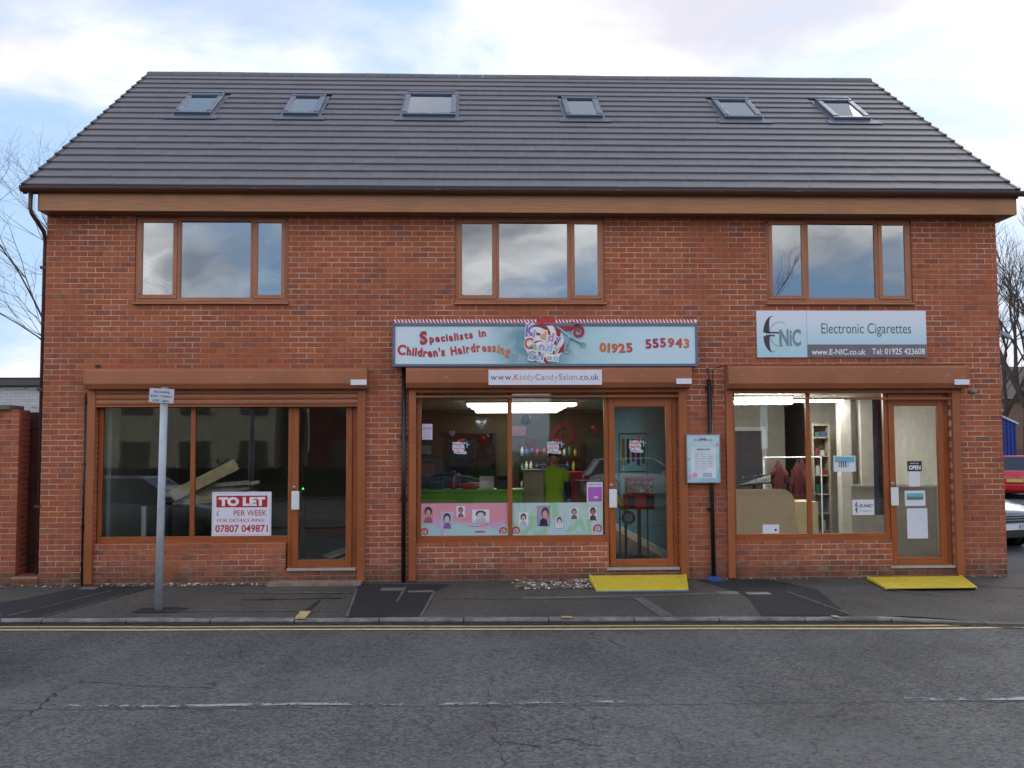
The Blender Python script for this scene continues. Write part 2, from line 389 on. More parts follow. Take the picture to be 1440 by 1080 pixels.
# ------------------------------------------------------------------ ground, road, kerb, pavement
def sheet(name, pts, z, mat, parent=None):
    m = MB(); m.add([(p[0], p[1], z if len(p) < 3 else p[2]) for p in pts], [tuple(range(len(pts)))])
    o = m.build(name, mat, parent)
    if parent is None: o['kind'] = 'structure'
    return o
sheet('ground', [(-400, -400), (400, -400), (400, 400), (-400, 400)], -.22, paint('far_ground', (96, 94, 84), .9, 0, .2, .4))
def ky(x): return -2.715-.053*x if x < 10.8 else -3.287-.31*min(1, (x-10.8)/.8)      # front face of the kerb
xs = [-40, -8, -4, 0, 3, 6, 8, 10.9, 11.3, 11.7, 14, 24, 60]
sheet('road', [(x, ky(x)+.01) for x in xs]+[(60, -9.7), (-40, -9.7)], -.10, ROAD)
sheet('far_pavement', [(-40, -9.7), (60, -9.7), (60, -12.4), (-40, -12.4)], -.06, PAVE)
MBk = MB().box(-40, 60, -9.85, -9.7, -.2, -.05); structure('far_kerb', MBk, KERB)
sheet('red_road_surface', [(6.35, -7.96), (6.6, -7.91), (6.9, -7.93), (7.15, -7.98), (7.3, -8.12), (7.9, -8.10), (8.05, -8.0), (8.3, -7.99), (8.5, -8.08), (9.2, -8.15), (9.2, -9.6), (2.2, -9.6), (2.2, -8.1), (3.3, -8.02), (3.9, -8.03), (4.3, -8.1), (6.2, -8.12)], -.097, REDSURF)
# near pavement: level, dipping to the vehicle crossing beyond the last shop
pm = MB(); gx = [-12, -8, -4, -1, 0, 2, 4, 6, 8, 10, 10.6, 10.9, 11.3, 11.7, 12.4, 13.5, 16, 24]; gy = [0, .25, .5, .75, 1]
def ptop(x, f):
    d_ = max(0, min(1, (x-10.6)/1.1))*(1-f)
    return -.05-.043*d_
for i, x in enumerate(gx):
    for f in gy:
        y0 = ky(x)+.13; y1 = .3; pm.v.append((x, y0+(y1-y0)*f, ptop(x, f)))
n = len(gy)
for i in range(len(gx)-1):
    for j in range(n-1): a = i*n+j; pm.f.append((a, a+n, a+n+1, a+1))
pav = structure('pavement', pm, PAVE)
kb = bpy.data.objects.new('kerb', None); C.objects.link(kb); kb['kind'] = 'structure'; kb['_w'] = (0, 0, 0)
x = -6.1
while x < 15:
    L = .905; x0, x1 = x, x+L
    m = MB(); y0, y1 = ky(x0), ky(x1); z0, z1 = ptop(x0, 0)+random.uniform(-.003, .004), ptop(x1, 0)+random.uniform(-.003, .004)
    yj = random.uniform(-.006, .006)
    m.add([(x0, y0+yj, -.3), (x1, y1+yj, -.3), (x1, y1+.135, -.3), (x0, y0+.135, -.3), (x0, y0+yj, z0-.02), (x1, y1+yj, z1-.02), (x1, y1+.02+yj, z1), (x0, y0+.02+yj, z0), (x1, y1+.135, z1), (x0, y0+.135, z0)],
          [(0,1,5,4),(4,5,6,7),(7,6,8,9),(1,2,8,6,5),(2,3,9,8),(3,0,4,7,9)])
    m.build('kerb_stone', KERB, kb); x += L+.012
def strip(name, x0, x1, off, w, mat, step=1.0):
    m = MB(); k = int((x1-x0)/step)+1
    for i in range(k+1):
        x = x0+(x1-x0)*i/k; wob = .012*math.sin(x*1.7)+.008*math.sin(x*4.1); m.v += [(x, ky(min(x, 10.8))-off+wob, -.094), (x, ky(min(x, 10.8))-off+w+wob, -.094)]
    for i in range(k): a = i*2; m.f.append((a, a+2, a+3, a+1))
    return structure(name, m, mat)
strip('yellow_line', -30, 11.7, .195, .065, YEL); strip('yellow_line', -30, 24, .375, .07, YEL2)
def band(name, x0, x1, y0, y1, w, mat, z=-.094):
    m = MB(); k = 24
    for i in range(k+1):
        f = i/k; x = x0+(x1-x0)*f; y = y0+(y1-y0)*f+.01*math.sin(x*3); m.v += [(x, y-w/2+random.uniform(-.012, .012), z), (x, y+w/2+random.uniform(-.012, .012), z)]
    for i in range(k): a = i*2; m.f.append((a, a+2, a+3, a+1))
    return structure(name, m, mat)
band('centre_line', 2.90, 7.06, -6.29, -6.40, .06, WHT); band('centre_line', 9.17, 13.4, -6.43, -6.52, .085, WHT); band('centre_line', -3.6, .4, -6.12, -6.2, .08, WHT)
# gutter grime between kerb and lines
def grime():
    m, t, b = material('gutter_grit'); p = t.pos()
    a = t.ramp(t.noise(t.scale(p, (1, 4, 1)), 6, 6, .75), .38, .55, 0, 1)
    tr = t.n.new('ShaderNodeBsdfTransparent'); mx = t.n.new('ShaderNodeMixShader')
    t.put(b.inputs['Base Color'], t.mix(t.noise(p, 30, 3), lin((44, 38, 34)), lin((72, 60, 52)))); b.inputs['Roughness'].default_value = 1
    t.l.new(a, mx.inputs[0]); t.l.new(tr.outputs[0], mx.inputs[1]); t.l.new(b.outputs[0], mx.inputs[2]); t.l.new(mx.outputs[0], t.n['Material Output'].inputs[0]); return m
GR = grime(); m = MB()
for i in range(60):
    x = -8+i*.4; m.v += [(x, ky(x)-.11, -.090), (x, ky(x)-.002, -.090)]
for i in range(59): a = i*2; m.f.append((a, a+2, a+3, a+1))
structure('gutter_grit', m, GR)
# tarmac repairs
def patch(pts, mat=PATCH, z=-.046, name='tarmac_patch'): return sheet(name, pts, z, mat)
patch([(-.35, -2.55), (1.15, -2.62), (1.46, -1.2), (1.72, -.1), (1.0, .02), (.62, -.35), (.35, -1.2)])
patch([(4.55, -2.81), (5.31, -2.85), (5.42, -1.0), (5.6, -.3), (4.36, -.18), (4.42, -.9)])
patch([(9.3, -1.56), (9.95, -1.2), (9.96, -3.08), (9.06, -3.04)], z=-.045)
patch([(9.0, -.1), (10.0, -.1), (10.35, -1.1), (10.0, -3.09), (9.3, -3.06), (9.25, -1.2)], z=-.0465)
def seam(x0, y0, x1, y1, w=.03, mat=CONC, z=-.042):
    d_ = Vector((x1-x0, y1-y0)).normalized(); nx, ny = -d_.y*w/2, d_.x*w/2
    m = MB(); k = 14
    for i in range(k+1):
        f = i/k; j = random.uniform(.5, 1.3); m.v += [(x0+(x1-x0)*f-nx*j, y0+(y1-y0)*f-ny*j, z), (x0+(x1-x0)*f+nx*j, y0+(y1-y0)*f+ny*j, z)]
    for i in range(k): a = i*2; m.f.append((a, a+2, a+3, a+1))
    o = m.build('pavement_seam', mat); o['kind'] = 'structure'
for s_ in ((4.53, -2.80, 4.40, -.75), (5.34, -2.84, 5.42, -.95), (5.0, -.92, 5.42, -.95), (5.02, -.5, 5.0, -1.75), (4.72, -.86, 4.98, -.88), (10.05, -3.05, 9.9, -1.3), (1.15, -2.6, 1.5, -1.0), (.75, -2.5, 1.2, -.6),
           (9.25, -1.25, 9.6, -1.3), (11.0, -1.0, 11.8, -1.7)): seam(*s_)
sheet('concrete_strip', [(6.5, -1.5), (7.9, -1.45), (9.0, -1.30), (9.0, -1.42), (6.5, -1.72)], -.0455, CONC)
sheet('concrete_strip', [(7.95, -2.98), (7.86, -1.62), (8.0, -1.62), (8.1, -2.98)], -.044, CONC)
sheet('concrete_strip', [(10.9, -2.35), (12.6, -2.2), (14, -2.35), (14.2, -2.7), (12, -2.62), (11, -2.66)], -.0, CONC) if False else None
seam(2.6, -.85, 4.35, -1.0, .09); seam(5.5, -1.55, 7.8, -1.72, .05); seam(3.1, -1.5, 4.3, -1.45, .04, PATCH); seam(2.4, -2.3, 4.4, -2.42, .04)
seam(4.05, -1.55, 4.02, -2.78, .05, PATCH); seam(11.9, -.6, 13.6, -1.3, .05, PATCH, -.04)
sheet('loading_mark', [(3.98, ky(3.98)+.002), (4.1, ky(4.1)+.002), (4.08, -2.42), (3.96, -2.42)], -.04, worn_line('loading_mark_paint', (196, 172, 118), .56, 18))
sheet('loading_mark', [(6.87, ky(6.87)+.004), (6.99, ky(6.99)+.004), (6.99, ky(6.99)+.13), (6.87, ky(6.87)+.13)], -.038, MATS.get('x') or worn_line('loading_mark_paint2', (176, 156, 112), .62, 18))
sheet('loading_mark', [(9.79, ky(9.79)+.004), (9.86, ky(9.86)+.004), (9.86, ky(9.86)+.13), (9.79, ky(9.79)+.13)], -.038, bpy.data.materials['loading_mark_paint2'])
sheet('car_park', [(13.47, .25), (13.47, 60), (80, 60), (80, -3.45), (15.8, -3.45), (15.8, .25)], -.118, CARPARK)
sheet('yard', [(-30, .301), (-30, 60), (.0, 60), (0, .301)], -.055, CARPARK)

CRACKS = [[(2.692, -6.855), (2.725, -6.495), (2.67, -5.938), (2.659, -5.639), (2.689, -5.471)], [(3.827, -5.777), (3.831, -5.461), (3.906, -5.285)], [(6.063, -5.59), (6.041, -6.279), (6.069, -6.773), (6.082, -7.285), (6.105, -7.796)], [(8.711, -6.429), (8.549, -6.721), (8.375, -6.989), (8.213, -7.238), (8.034, -7.69)], [(7.246, -4.003), (7.31, -4.288), (7.343, -4.523)], [(3.181, -4.433), (3.364, -4.507), (3.42, -4.351)], [(2.689, -5.471), (3.263, -5.674), (3.855, -5.778)], [(7.254, -7.268), (7.252, -7.502), (7.164, -7.715), (7.146, -7.904)], [(6.08, -7.363), (6.35, -7.454), (6.545, -7.31), (6.753, -7.505)]]
def crack(pts, w=.012, seed=1):
    rc = random.Random(seed); P = [pts[0]]
    for a, b_ in zip(pts, pts[1:]):
        n = max(2, int(math.dist(a, b_)/.06))
        for i in range(1, n+1): f = i/n; P.append((a[0]+(b_[0]-a[0])*f+rc.gauss(0, .016), a[1]+(b_[1]-a[1])*f+rc.gauss(0, .016)))
    m = MB()
    for i, q in enumerate(P): k_ = w*rc.uniform(.25, 1.2); m.v += [(q[0]-k_*.4, q[1]-k_, -.0985), (q[0]+k_*.4, q[1]+k_, -.0985)]
    for i in range(len(P)-1): a = 2*i; m.f.append((a, a+2, a+3, a+1))
    o = m.build('road_crack', CRK); o['kind'] = 'structure'
CRK = paint('crack_dark_fill', (44, 43, 44), .95, 0, .2, 20)  # even dark fill of the crack strips
for i, l in enumerate(CRACKS): crack(l, .011 if i != 0 else .018, i)
crack([(-2, -6.36), (2.9, -6.37), (7.1, -6.47), (9.2, -6.5), (12.5, -6.6)], .007, 77)
# ------------------------------------------------------------------ the building
BW = 13.45
bld = thing('shop_building', 'two storey red brick terrace of three shops under a grey tiled roof', 'building', (0, 0, 0))
UP = [1.218, 5.672, 10.100]
wall = bpy.data.objects.new('wall', None); C.objects.link(wall); wall['_w'] = (0, 0, 0); attach(wall, bld)
OPEN = [(.733, 3.33, .50, 2.62), (3.33, 4.315, .115, 2.62), (5.125, 7.80, .478, 2.62), (7.80, 8.80, .085, 2.62), (9.562, 11.81, .472, 2.62), (11.81, 12.706, .075, 2.62)]
OPEN += [(u, u+2.11, 3.80, 5.08) for u in UP]
COVER = [(4.8, 9.06, 2.9, 3.57), (9.93, 12.38, 3.04, 3.72), (.63, 4.46, 2.6, 2.9), (5.0, 8.96, 2.6, 2.92), (9.47, 12.89, 2.6, 2.92), (.62, .735, 0, 2.6), (4.315, 4.43, 0, 2.6), (5.02, 5.126, 0, 2.6), (8.8, 8.92, 0, 2.6), (9.46, 9.563, 0, 2.6), (12.706, 12.82, 0, 2.6), (8.89, 9.36, 1.29, 1.96), (0, 13.5, 4.98, 6)]
# mortar body
mb = MB()
xs_ = sorted({0, BW} | {round(v, 4) for o_ in OPEN for v in (o_[0]-.004, o_[1]+.004)}); zs_ = sorted({-.2, 5.36} | {round(v, 4) for o_ in OPEN for v in (o_[2]-.004, o_[3]+.004)})
HO = [(a-.004, b+.004, c-.004, d_+.004) for a, b, c, d_ in OPEN]
for r in subtract((0, BW, -.2, 5.36), HO): mb.box(r[0], r[1], .0035, .25, r[2], r[3])
mb.build('mortar_bed', MORTAR, wall)
mb = MB()
for r in subtract((.1, BW-.1, -.1, 5.36), HO): mb.box(r[0], r[1], .25, .28, r[2], r[3])
mb.build('plaster_lining', paint('plaster_lining', (176, 170, 158), .9), wall)
# side and back walls
SIDE = MB(); SIDE.box(0, .25, .25, 9.35, -.2, 5.36).box(BW-.25, BW, .25, 9.35, -.2, 5.36).box(.25, BW-.25, 9.1, 9.35, -.2, 5.36)
SIDE.prism([(.0, 5.36), (9.35, 5.36), (4.68, 8.66)], 0.0, .25, 'x').prism([(.0, 5.36), (9.35, 5.36), (4.68, 8.66)], BW-.25, BW, 'x')
def side_brick():
    m, t, b = material('gable_brickwork'); p = t.pos(); x, y, z = t.xyz(p)
    bt = t.n.new('ShaderNodeTexBrick'); t.l.new(t.comb(t.math('ADD', x, y), z), bt.inputs['Vector'])
    bt.inputs['Scale'].default_value = 1; bt.inputs['Brick Width'].default_value = .225; bt.inputs['Row Height'].default_value = .075; bt.inputs['Mortar Size'].default_value = .005
    bt.inputs['Color1'].default_value = lin((160, 78, 54))+(1,); bt.inputs['Color2'].default_value = lin((128, 66, 54))+(1,); bt.inputs['Mortar'].default_value = lin((160, 136, 120))+(1,)
    t.put(b.inputs['Base Color'], bt.outputs['Color']); b.inputs['Roughness'].default_value = .9; t.put(b.inputs['Normal'], t.bump(bt.outputs['Fac'], -.4, .006)); return m
SIDE_B = side_brick(); SIDE.build('gable_wall', SIDE_B, wall)
# bricks
pieces, full = [], []
i = 0
while True:
    z0 = -.0975+.075*i; z1 = z0+.065
    if z0 > 5.2: break
    off_ = .1125*((i+20) % 2)
    k = 0
    while True:
        cx0 = k*.225-off_; k += 1
        if cx0 >= BW: break
        a, b_ = max(0, cx0+.005), min(BW, cx0+.220)
        if cx0 < 0: a = 0
        if b_-a < .02: continue
        rs = subtract((a, b_, z0, z1), OPEN)
        whole = len(rs) == 1 and abs(rs[0][1]-rs[0][0]-.215) < .002 and abs(rs[0][3]-rs[0][2]-.065) < .002
        for r in rs:
            if r[1]-r[0] < .012 or r[3]-r[2] < .008: continue
            hid = any(not(r[1] < c[0] or r[0] > c[1] or r[3] < c[2] or r[2] > c[3]) for c in COVER) or r[2] < -.03
            (full if whole and not hid else pieces).append(r)
    i += 1
full.sort(key=lambda r: ((r[0]-5.93)**2+(r[2]-1.8)**2))
def brick_verts(r, jx, y0):
    x0, x1, z0, z1 = r; e = .003
    return [(x0, y0+.002, z0), (x1, y0+.002, z0), (x1, y0+.002, z1), (x0, y0+.002, z1), (x0+e, y0, z0+e), (x1-e, y0, z0+e), (x1-e, y0, z1-e), (x0+e, y0, z1-e), (x0, .1, z0), (x1, .1, z0), (x1, .1, z1), (x0, .1, z1)]
BF = [(4,5,6,7), (0,1,5,4), (1,2,6,5), (2,3,7,6), (3,0,4,7), (8,9,1,0), (9,10,2,1), (10,11,3,2), (11,8,0,3)]
protos = []
for k in range(4):
    m = MB(); m.add(brick_verts((-.1075+random.uniform(-.001, .002), .1075+random.uniform(-.002, .001), -.0325, .0325+random.uniform(-.002, 0)), 0, random.uniform(-.0015, .0015)), BF)
    me = m.mesh('brick'); me.materials.append(BRICK); protos.append(me)
for r in full[:299]:
    o = bpy.data.objects.new('brick', random.choice(protos)); C.objects.link(o); o.location = ((r[0]+r[1])/2, 0, (r[2]+r[3])/2); o.parent = wall
mb = MB()
for r in pieces+full[299:]:
    j = .0012
    rr = (r[0]+random.uniform(-j, j), r[1]+random.uniform(-j, j), r[2]+random.uniform(-j, j), r[3]+random.uniform(-j, j)); mb.add(brick_verts(rr, 0, random.uniform(-.0018, .0015)), BF)
o = mb.build('brickwork', BRICK, wall, fix=False); o['kind'] = 'stuff'
# plastic damp course weeps / small fixings
# ---- roof
EY, EZ, RY, RZ = -.36, 5.350, 4.6957, 8.825
SL = math.hypot(RY-EY, RZ-EZ); us = Vector((0, (RY-EY)/SL, (RZ-EZ)/SL)); un = Vector((0, -us.z, us.y)); RO = Vector((0, EY, EZ))
def rp(x, s, n=0.): return RO+Vector((x, 0, 0))+us*s+un*n
roof = bpy.data.objects.new('roof', None); C.objects.link(roof); roof['_w'] = (0, 0, 0); attach(roof, bld)
X0, X1 = -.17, 13.59
m = MB(); m.add([rp(X0+.02, .05, -.12), rp(X1-.02, .05, -.12), rp(X1-.02, SL, -.12), rp(X0+.02, SL, -.12), rp(X0+.02, .05, -.0), rp(X1-.02, .05, -.0), rp(X1-.02, SL, -.0), rp(X0+.02, SL, -.0)], [(0,1,5,4),(1,2,6,5),(2,3,7,6),(3,0,4,7),(4,5,6,7),(3,2,1,0)])
m.build('roof_deck', paint('roofing_felt', (50, 48, 50), .9), roof)
m = MB(); by = 2*RY-EY
m.add([(X0, RY, RZ), (X1, RY, RZ), (X1, by, EZ), (X0, by, EZ), (X0, RY, RZ-.14), (X1, RY, RZ-.14), (X1, by, EZ-.14), (X0, by, EZ-.14)], [(0,1,2,3),(4,5,6,7),(0,1,5,4),(1,2,6,5),(2,3,7,6),(3,0,4,7)])
m.build('rear_slope', TILE, roof)
SKY = [(1.0, 1.60), (2.78, 3.36), (4.75, 5.63), (7.48, 8.09), (10.15, 10.79), (12.01, 12.64)]
SK = [(a, b_, 3.33, 4.46 if b_-a < .8 else 4.66) for a, b_ in SKY]
NR = 19; G = (SL-.10)/NR; TW = .300
allt = []
rnd = random.Random(3)
for r_ in range(NR):
    s0 = r_*G; offx = (r_ % 2)*TW/2
    k = 0
    while True:
        a = X0+k*TW-offx; k += 1
        if a >= X1: break
        a0, a1 = max(X0, a), min(X1, a+TW-.002)
        if a1-a0 < .03: continue
        rs = [(a0, a1)]
        for sa, sb, sz0, sz1 in SK:
            if s0+G > sz0-.02 and s0 < sz1+.05:
                nx = []
                for q in rs:
                    if sb+.05 <= q[0] or sa-.05 >= q[1]: nx.append(q); continue
                    if sa-.05 > q[0]: nx.append((q[0], sa-.05))
                    if sb+.05 < q[1]: nx.append((sb+.05, q[1]))
                rs = nx
        for q in rs:
            if q[1]-q[0] > .02: allt.append((r_, q[0], q[1], s0))
def tile_geo(a0, a1, L, wob):
    # local: origin at lower edge centre
    h = .044
    return [(a0, 0, .020), (a1, 0, .020), (a1, 0, .046), (a0, 0, .046), (a0, .006, .054), (a1, .006, .054), (a1, L, .012+.01), (a0, L, .012+.01), (a0, L, .0), (a1, L, .0)]
TF = [(0,1,2,3), (3,2,5,4), (4,5,6,7), (7,6,9,8), (0,3,4,7,8), (1,9,6,5,2), (0,8,9,1)]
tpro = MB().add(tile_geo(-(TW-.002)/2, (TW-.002)/2, G+.07, 0), TF).mesh('roof_tile'); tpro.materials.append(TILE)
def wobn(x, r_): return .004*math.sin(x*.9+r_*.5)+.003*math.sin(x*2.3+r_*1.7)
rotm = Matrix((Vector((1, 0, 0)), us, un)).transposed().to_4x4()
cnt = 0; mb = MB()
for r_, a0, a1, s0 in allt:
    j = wobn(a0, r_); wid = a1-a0; tl = rnd.uniform(-.0022, .0022)
    if abs(wid-(TW-.002)) < .001 and cnt < 299:
        o = bpy.data.objects.new('roof_tile', tpro); C.objects.link(o); o.parent = roof
        o.matrix_local = Matrix.Translation(rp((a0+a1)/2, s0+j*.6, rnd.uniform(-.0015, .0015))) @ rotm @ Matrix.Rotation(tl, 4, 'Z'); cnt += 1
    else:
        vs = [rp(v[0], s0+v[1]+j*.6, v[2]+rnd.uniform(-.0003, .0003)) for v in tile_geo(a0, a1, G+.07, 0)]; mb.add(vs, TF)
o = mb.build('tile_courses', TILE, roof, fix=False); o['kind'] = 'stuff'
# dry verge caps, one per course on each edge
VERGE = paint('dark_verge_unit', (62, 60, 66), .55)
for r_ in range(NR):
    for xa, xb in ((X0-.022, X0+.03), (X1-.03, X1+.022)):
        s0 = r_*G-.02; m = MB()
        a = [rp(xa, s0, -.09), rp(xb, s0, -.09), rp(xb, s0, .066), rp(xa, s0, .066), rp(xa, s0+G, -.09), rp(xb, s0+G, -.09), rp(xb, s0+G, .04), rp(xa, s0+G, .04)]
        m.add(a, [(0,1,2,3),(4,5,6,7),(0,1,5,4),(1,2,6,5),(2,3,7,6),(3,0,4,7)]); m.build('verge_cap', VERGE, roof)
# ridge
x = X0-.02; RIDGE = paint('ridge_tile_concrete', (98, 94, 98), .7, 0, .1)
while x < X1:
    L = min(.45, X1+.02-x); m = MB(); y0 = RY; zt = RZ+.06+.003*math.sin(x*2)
    pr = [(y0-.14, RZ-.05), (y0-.10, RZ+.015), (y0-.04, zt), (y0+.04, zt), (y0+.10, RZ+.015), (y0+.14, RZ-.05)]
    m.prism(pr, x, x+L-.006, 'x'); m.build('ridge_tile', RIDGE, roof); x += .45
# ---- fascia, soffit, gutter
m = MB().box(.012, 13.585, -.30, -.28, 5.045, 5.300); m.build('fascia_board', FASCIA, bld, bevel=.004)
m = MB().box(.012, 13.585, -.28, .0, 5.045, 5.062); m.build('soffit', GUTTER if False else paint('brown_soffit', (112, 70, 44), .5), bld)
for xa, xb in ((-.005, .012), (13.585, 13.602)):
    MB().prism([(-.30, 5.045), (.35, 5.045), (.35, 5.75), (-.30, 5.31)], xa, xb, 'x').build('box_end', FASCIA, bld)
m = MB(); pr = [(-.30-.002, 5.36)]+[(-.36+.056*math.cos(a), 5.362-.06*math.sin(a)) for a in [R(k) for k in range(0, 181, 18)]]+[(-.41, 5.372), (-.405, 5.362)]+[(-.36+.050*math.cos(a), 5.362-.054*math.sin(a)) for a in [R(k) for k in range(180, -1, -18)]]
pr = [(p[0]-.015, p[1]-.018) for p in pr]
gut = m.prism(pr, -.19, 13.71, 'x').build('gutter', GUTTER, bld)
m = MB()
for x in (2.9, 5.4, 7.9, 10.4): MB().prism([(-.438, 5.352), (-.438, 5.32), (-.40, 5.282), (-.35, 5.282), (-.318, 5.315), (-.33, 5.33), (-.42, 5.345)], x, x+.09, 'x').build('gutter_union', GUTTER, gut)
for xa in (-.19, 13.70): MB().prism([(-.435, 5.36), (-.435, 5.32), (-.40, 5.285), (-.35, 5.285), (-.315, 5.32), (-.315, 5.36)], xa-.012, xa+.012, 'x').build('gutter_end', GUTTER, gut)
m = MB().box(X0, X1, -.33, -.30, 5.30, 5.36); m.build('eaves_strip', BLACKP, roof)
# downpipe round the corner: swan neck then down the gable edge
m = MB().tube([(-.075, -.36, 5.30), (-.075, -.36, 5.06), (-.06, -.34, 4.99), (.0, -.1, 4.80), (-.03, .02, 4.72), (-.035, .04, 4.6), (-.03, .04, .1)], .029, 10)
dp = m.build('downpipe', GUTTER, bld, smooth=True)
for z in (4.3, 2.6, 1.0): MB().box(-.085, .01, .0, .09, z, z+.04).build('pipe_clip', GUTTER, dp)
# black pipes on the front
def pipe(x, z0, z1, r, lab, foot=True, dx=0):
    p = MB().tube([(x, -.05, z1), (x+dx, -.05, z0)], r, 10).build('downpipe', BLACKP, bld, smooth=True); p['label'] = lab
    zz = z1-.12
    while zz > .3: MB().box(x-r-.018, x+r+.018, -.03, .0, zz-.02, zz+.02).build('pipe_clip', BLACKP, p); zz -= .85
    return p
pipe(.60, -.05, 2.56, .014, 'thin black pipe beside the shutter rail'); pipe(4.955, -.05, 2.91, .03, 'black downpipe between first and second shop', dx=-.0)
pipe(9.235, -.05, 2.74, .03, 'black downpipe behind the opening hours board', dx=.02)
MB().tube([(9.225, -.03, 2.90), (9.235, -.045, 2.74)], [.012, .012], 6).build('cable', BLACKP, bld)
MB().tube([(9.30, -.01, 2.5), (9.30, -.01, 2.88), (9.42, -.01, 2.935), (12.9, -.012, 2.945), (12.95, -.01, 2.90)], .006, 5).build('cable', GUTTER, bld)
# ---- upper windows
def profile(m, x0, x1, z0, z1, w, y0, y1):
    """rectangular frame: rails between stiles"""
    m[0].box(x0, x1, y0, y1, z1-w, z1); m[0].box(x0, x1, y0, y1, z0, z0+w)
    m[1].box(x0, x0+w, y0, y1, z0+w, z1-w); m[1].box(x1-w, x1, y0, y1, z0+w, z1-w)
for wi, u in enumerate(UP):
    f = bpy.data.objects.new('window', None); C.objects.link(f); f['_w'] = (0, 0, 0); attach(f, bld)
    h, v = MB(), MB(); z0, z1 = 3.842, 5.046
    profile((h, v), u, u+2.11, z0, z1, .062, .02, .09)
    v.box(u+.548, u+.618, .02, .09, z0+.062, z1-.062); v.box(u+1.586, u+1.656, .02, .09, z0+.062, z1-.062)
    pieces_('frame_rail', UFRAME_H, f, h, .006); pieces_('frame_stile', UFRAME_V, f, v, .006)
    for a, b_ in ((u+.036, u+.574), (u+1.63, u+2.074)):
        h, v = MB(), MB(); profile((h, v), a, b_, z0+.04, z1-.03, .058, .004, .06)
        # casements stand proud of the frame
        c_ = h; c_.v += []; q = MB(); q.add(h.v, h.f); q.add(v.v, v.f); q.build('casement', UFRAME_V, f, bevel=.007)
    for a, b_, zz0, zz1, yy in ((u+.09, u+.52, z0+.09, z1-.08, .03), (u+.60, u+1.60, z0+.055, z1-.055, .055), (u+1.68, u+2.02, z0+.09, z1-.08, .03)):
        MB().box(a, b_, yy, yy+.005, zz0, zz1).build('pane', GLASS_UP, f)
    MB().prism([(-.05, 3.802), (-.045, 3.822), (.02, 3.844), (.1, 3.844), (.1, 3.802)], u-.025, u+2.135, 'x').build('sill', UFRAME_H, f, bevel=.004)
MB().box(12.115, 12.15, .12, .16, 3.95, 4.98).build('blind_edge', WHITE, bld)
# ---- upper floor room shell
ROOMW = paint('upstairs_plaster', (150, 148, 142), .9); SLAB = MB().box(.25, BW-.25, .28, 9.1, 2.66, 2.8); SLAB.build('upper_floor', ROOMW, bld)
MB().box(.25, BW-.25, .28, 9.1, 5.1, 5.16).build('attic_ceiling', ROOMW, bld)
for xa in (4.4, 8.9): MB().box(xa, xa+.12, .28, 9.1, 2.8, 5.1).build('partition', ROOMW, bld)
MB().box(.25, BW-.25, 5, 5.1, 2.8, 5.1).build('partition', ROOMW, bld)
# ---- skylights
for i, (a, b_, s0, s1) in enumerate(SK):
    k = bpy.data.objects.new('roof_window', None); C.objects.link(k); k['_w'] = (0, 0, 0); attach(k, bld)
    def rbox(m, xa, xb, sa, sb, na, nb):
        v = [rp(xa, sa, na), rp(xb, sa, na), rp(xb, sb, na), rp(xa, sb, na), rp(xa, sa, nb), rp(xb, sa, nb), rp(xb, sb, nb), rp(xa, sb, nb)]
        m.add(v, [(0,1,5,4),(1,2,6,5),(2,3,7,6),(3,0,4,7),(4,5,6,7),(3,2,1,0)]); return m
    m = MB(); w = .085
    rbox(m, a, b_, s0, s0+w, .0, .105); rbox(m, a, b_, s1-.13, s1, .0, .125); rbox(m, a, a+w, s0+w, s1-.13, .0, .115); rbox(m, b_-w, b_, s0+w, s1-.13, .0, .115)
    m.build('frame', ROOFWIN, k, bevel=.008)
    m = MB(); rbox(m, a+.02, b_-.02, s1-.02, s1+.04, .0, .14); m.build('top_cover', ROOFWIN, k, bevel=.008)
    m = MB(); rbox(m, a-.13, b_+.13, s0-.20, s0, .045, .058); rbox(m, a-.05, a, s0-.02, s1+.1, .0, .05); rbox(m, b_, b_+.05, s0-.02, s1+.1, .0, .05); rbox(m, a-.05, b_+.05, s1, s1+.12, .0, .03)
    m.build('flashing', LEAD, k)
    m = MB(); rbox(m, a+w-.005, b_-w+.005, s0+w-.005, s1-.125, .085, .092); m.build('pane', GLASS_ROOF, k)
    m = MB(); rbox(m, a+w, b_-w, s0+w, s1-.13, -.02, -.01); m.build('blind_or_sky_panel', paint('white_blind', (226, 226, 230), .8) if i == 0 else paint('blue_sky_reflection', (104, 156, 236), .8), k)  # blue backings carry the sky reflection as colour; the first is a white blind
    if i in (1, 4, 5):
        m = MB(); rbox(m, a+w+.05, b_-w-.02, s1-.42, s1-.2, -.009, .0); m.build('blind_panel', paint('white_blind', (226, 226, 230), .8), k)

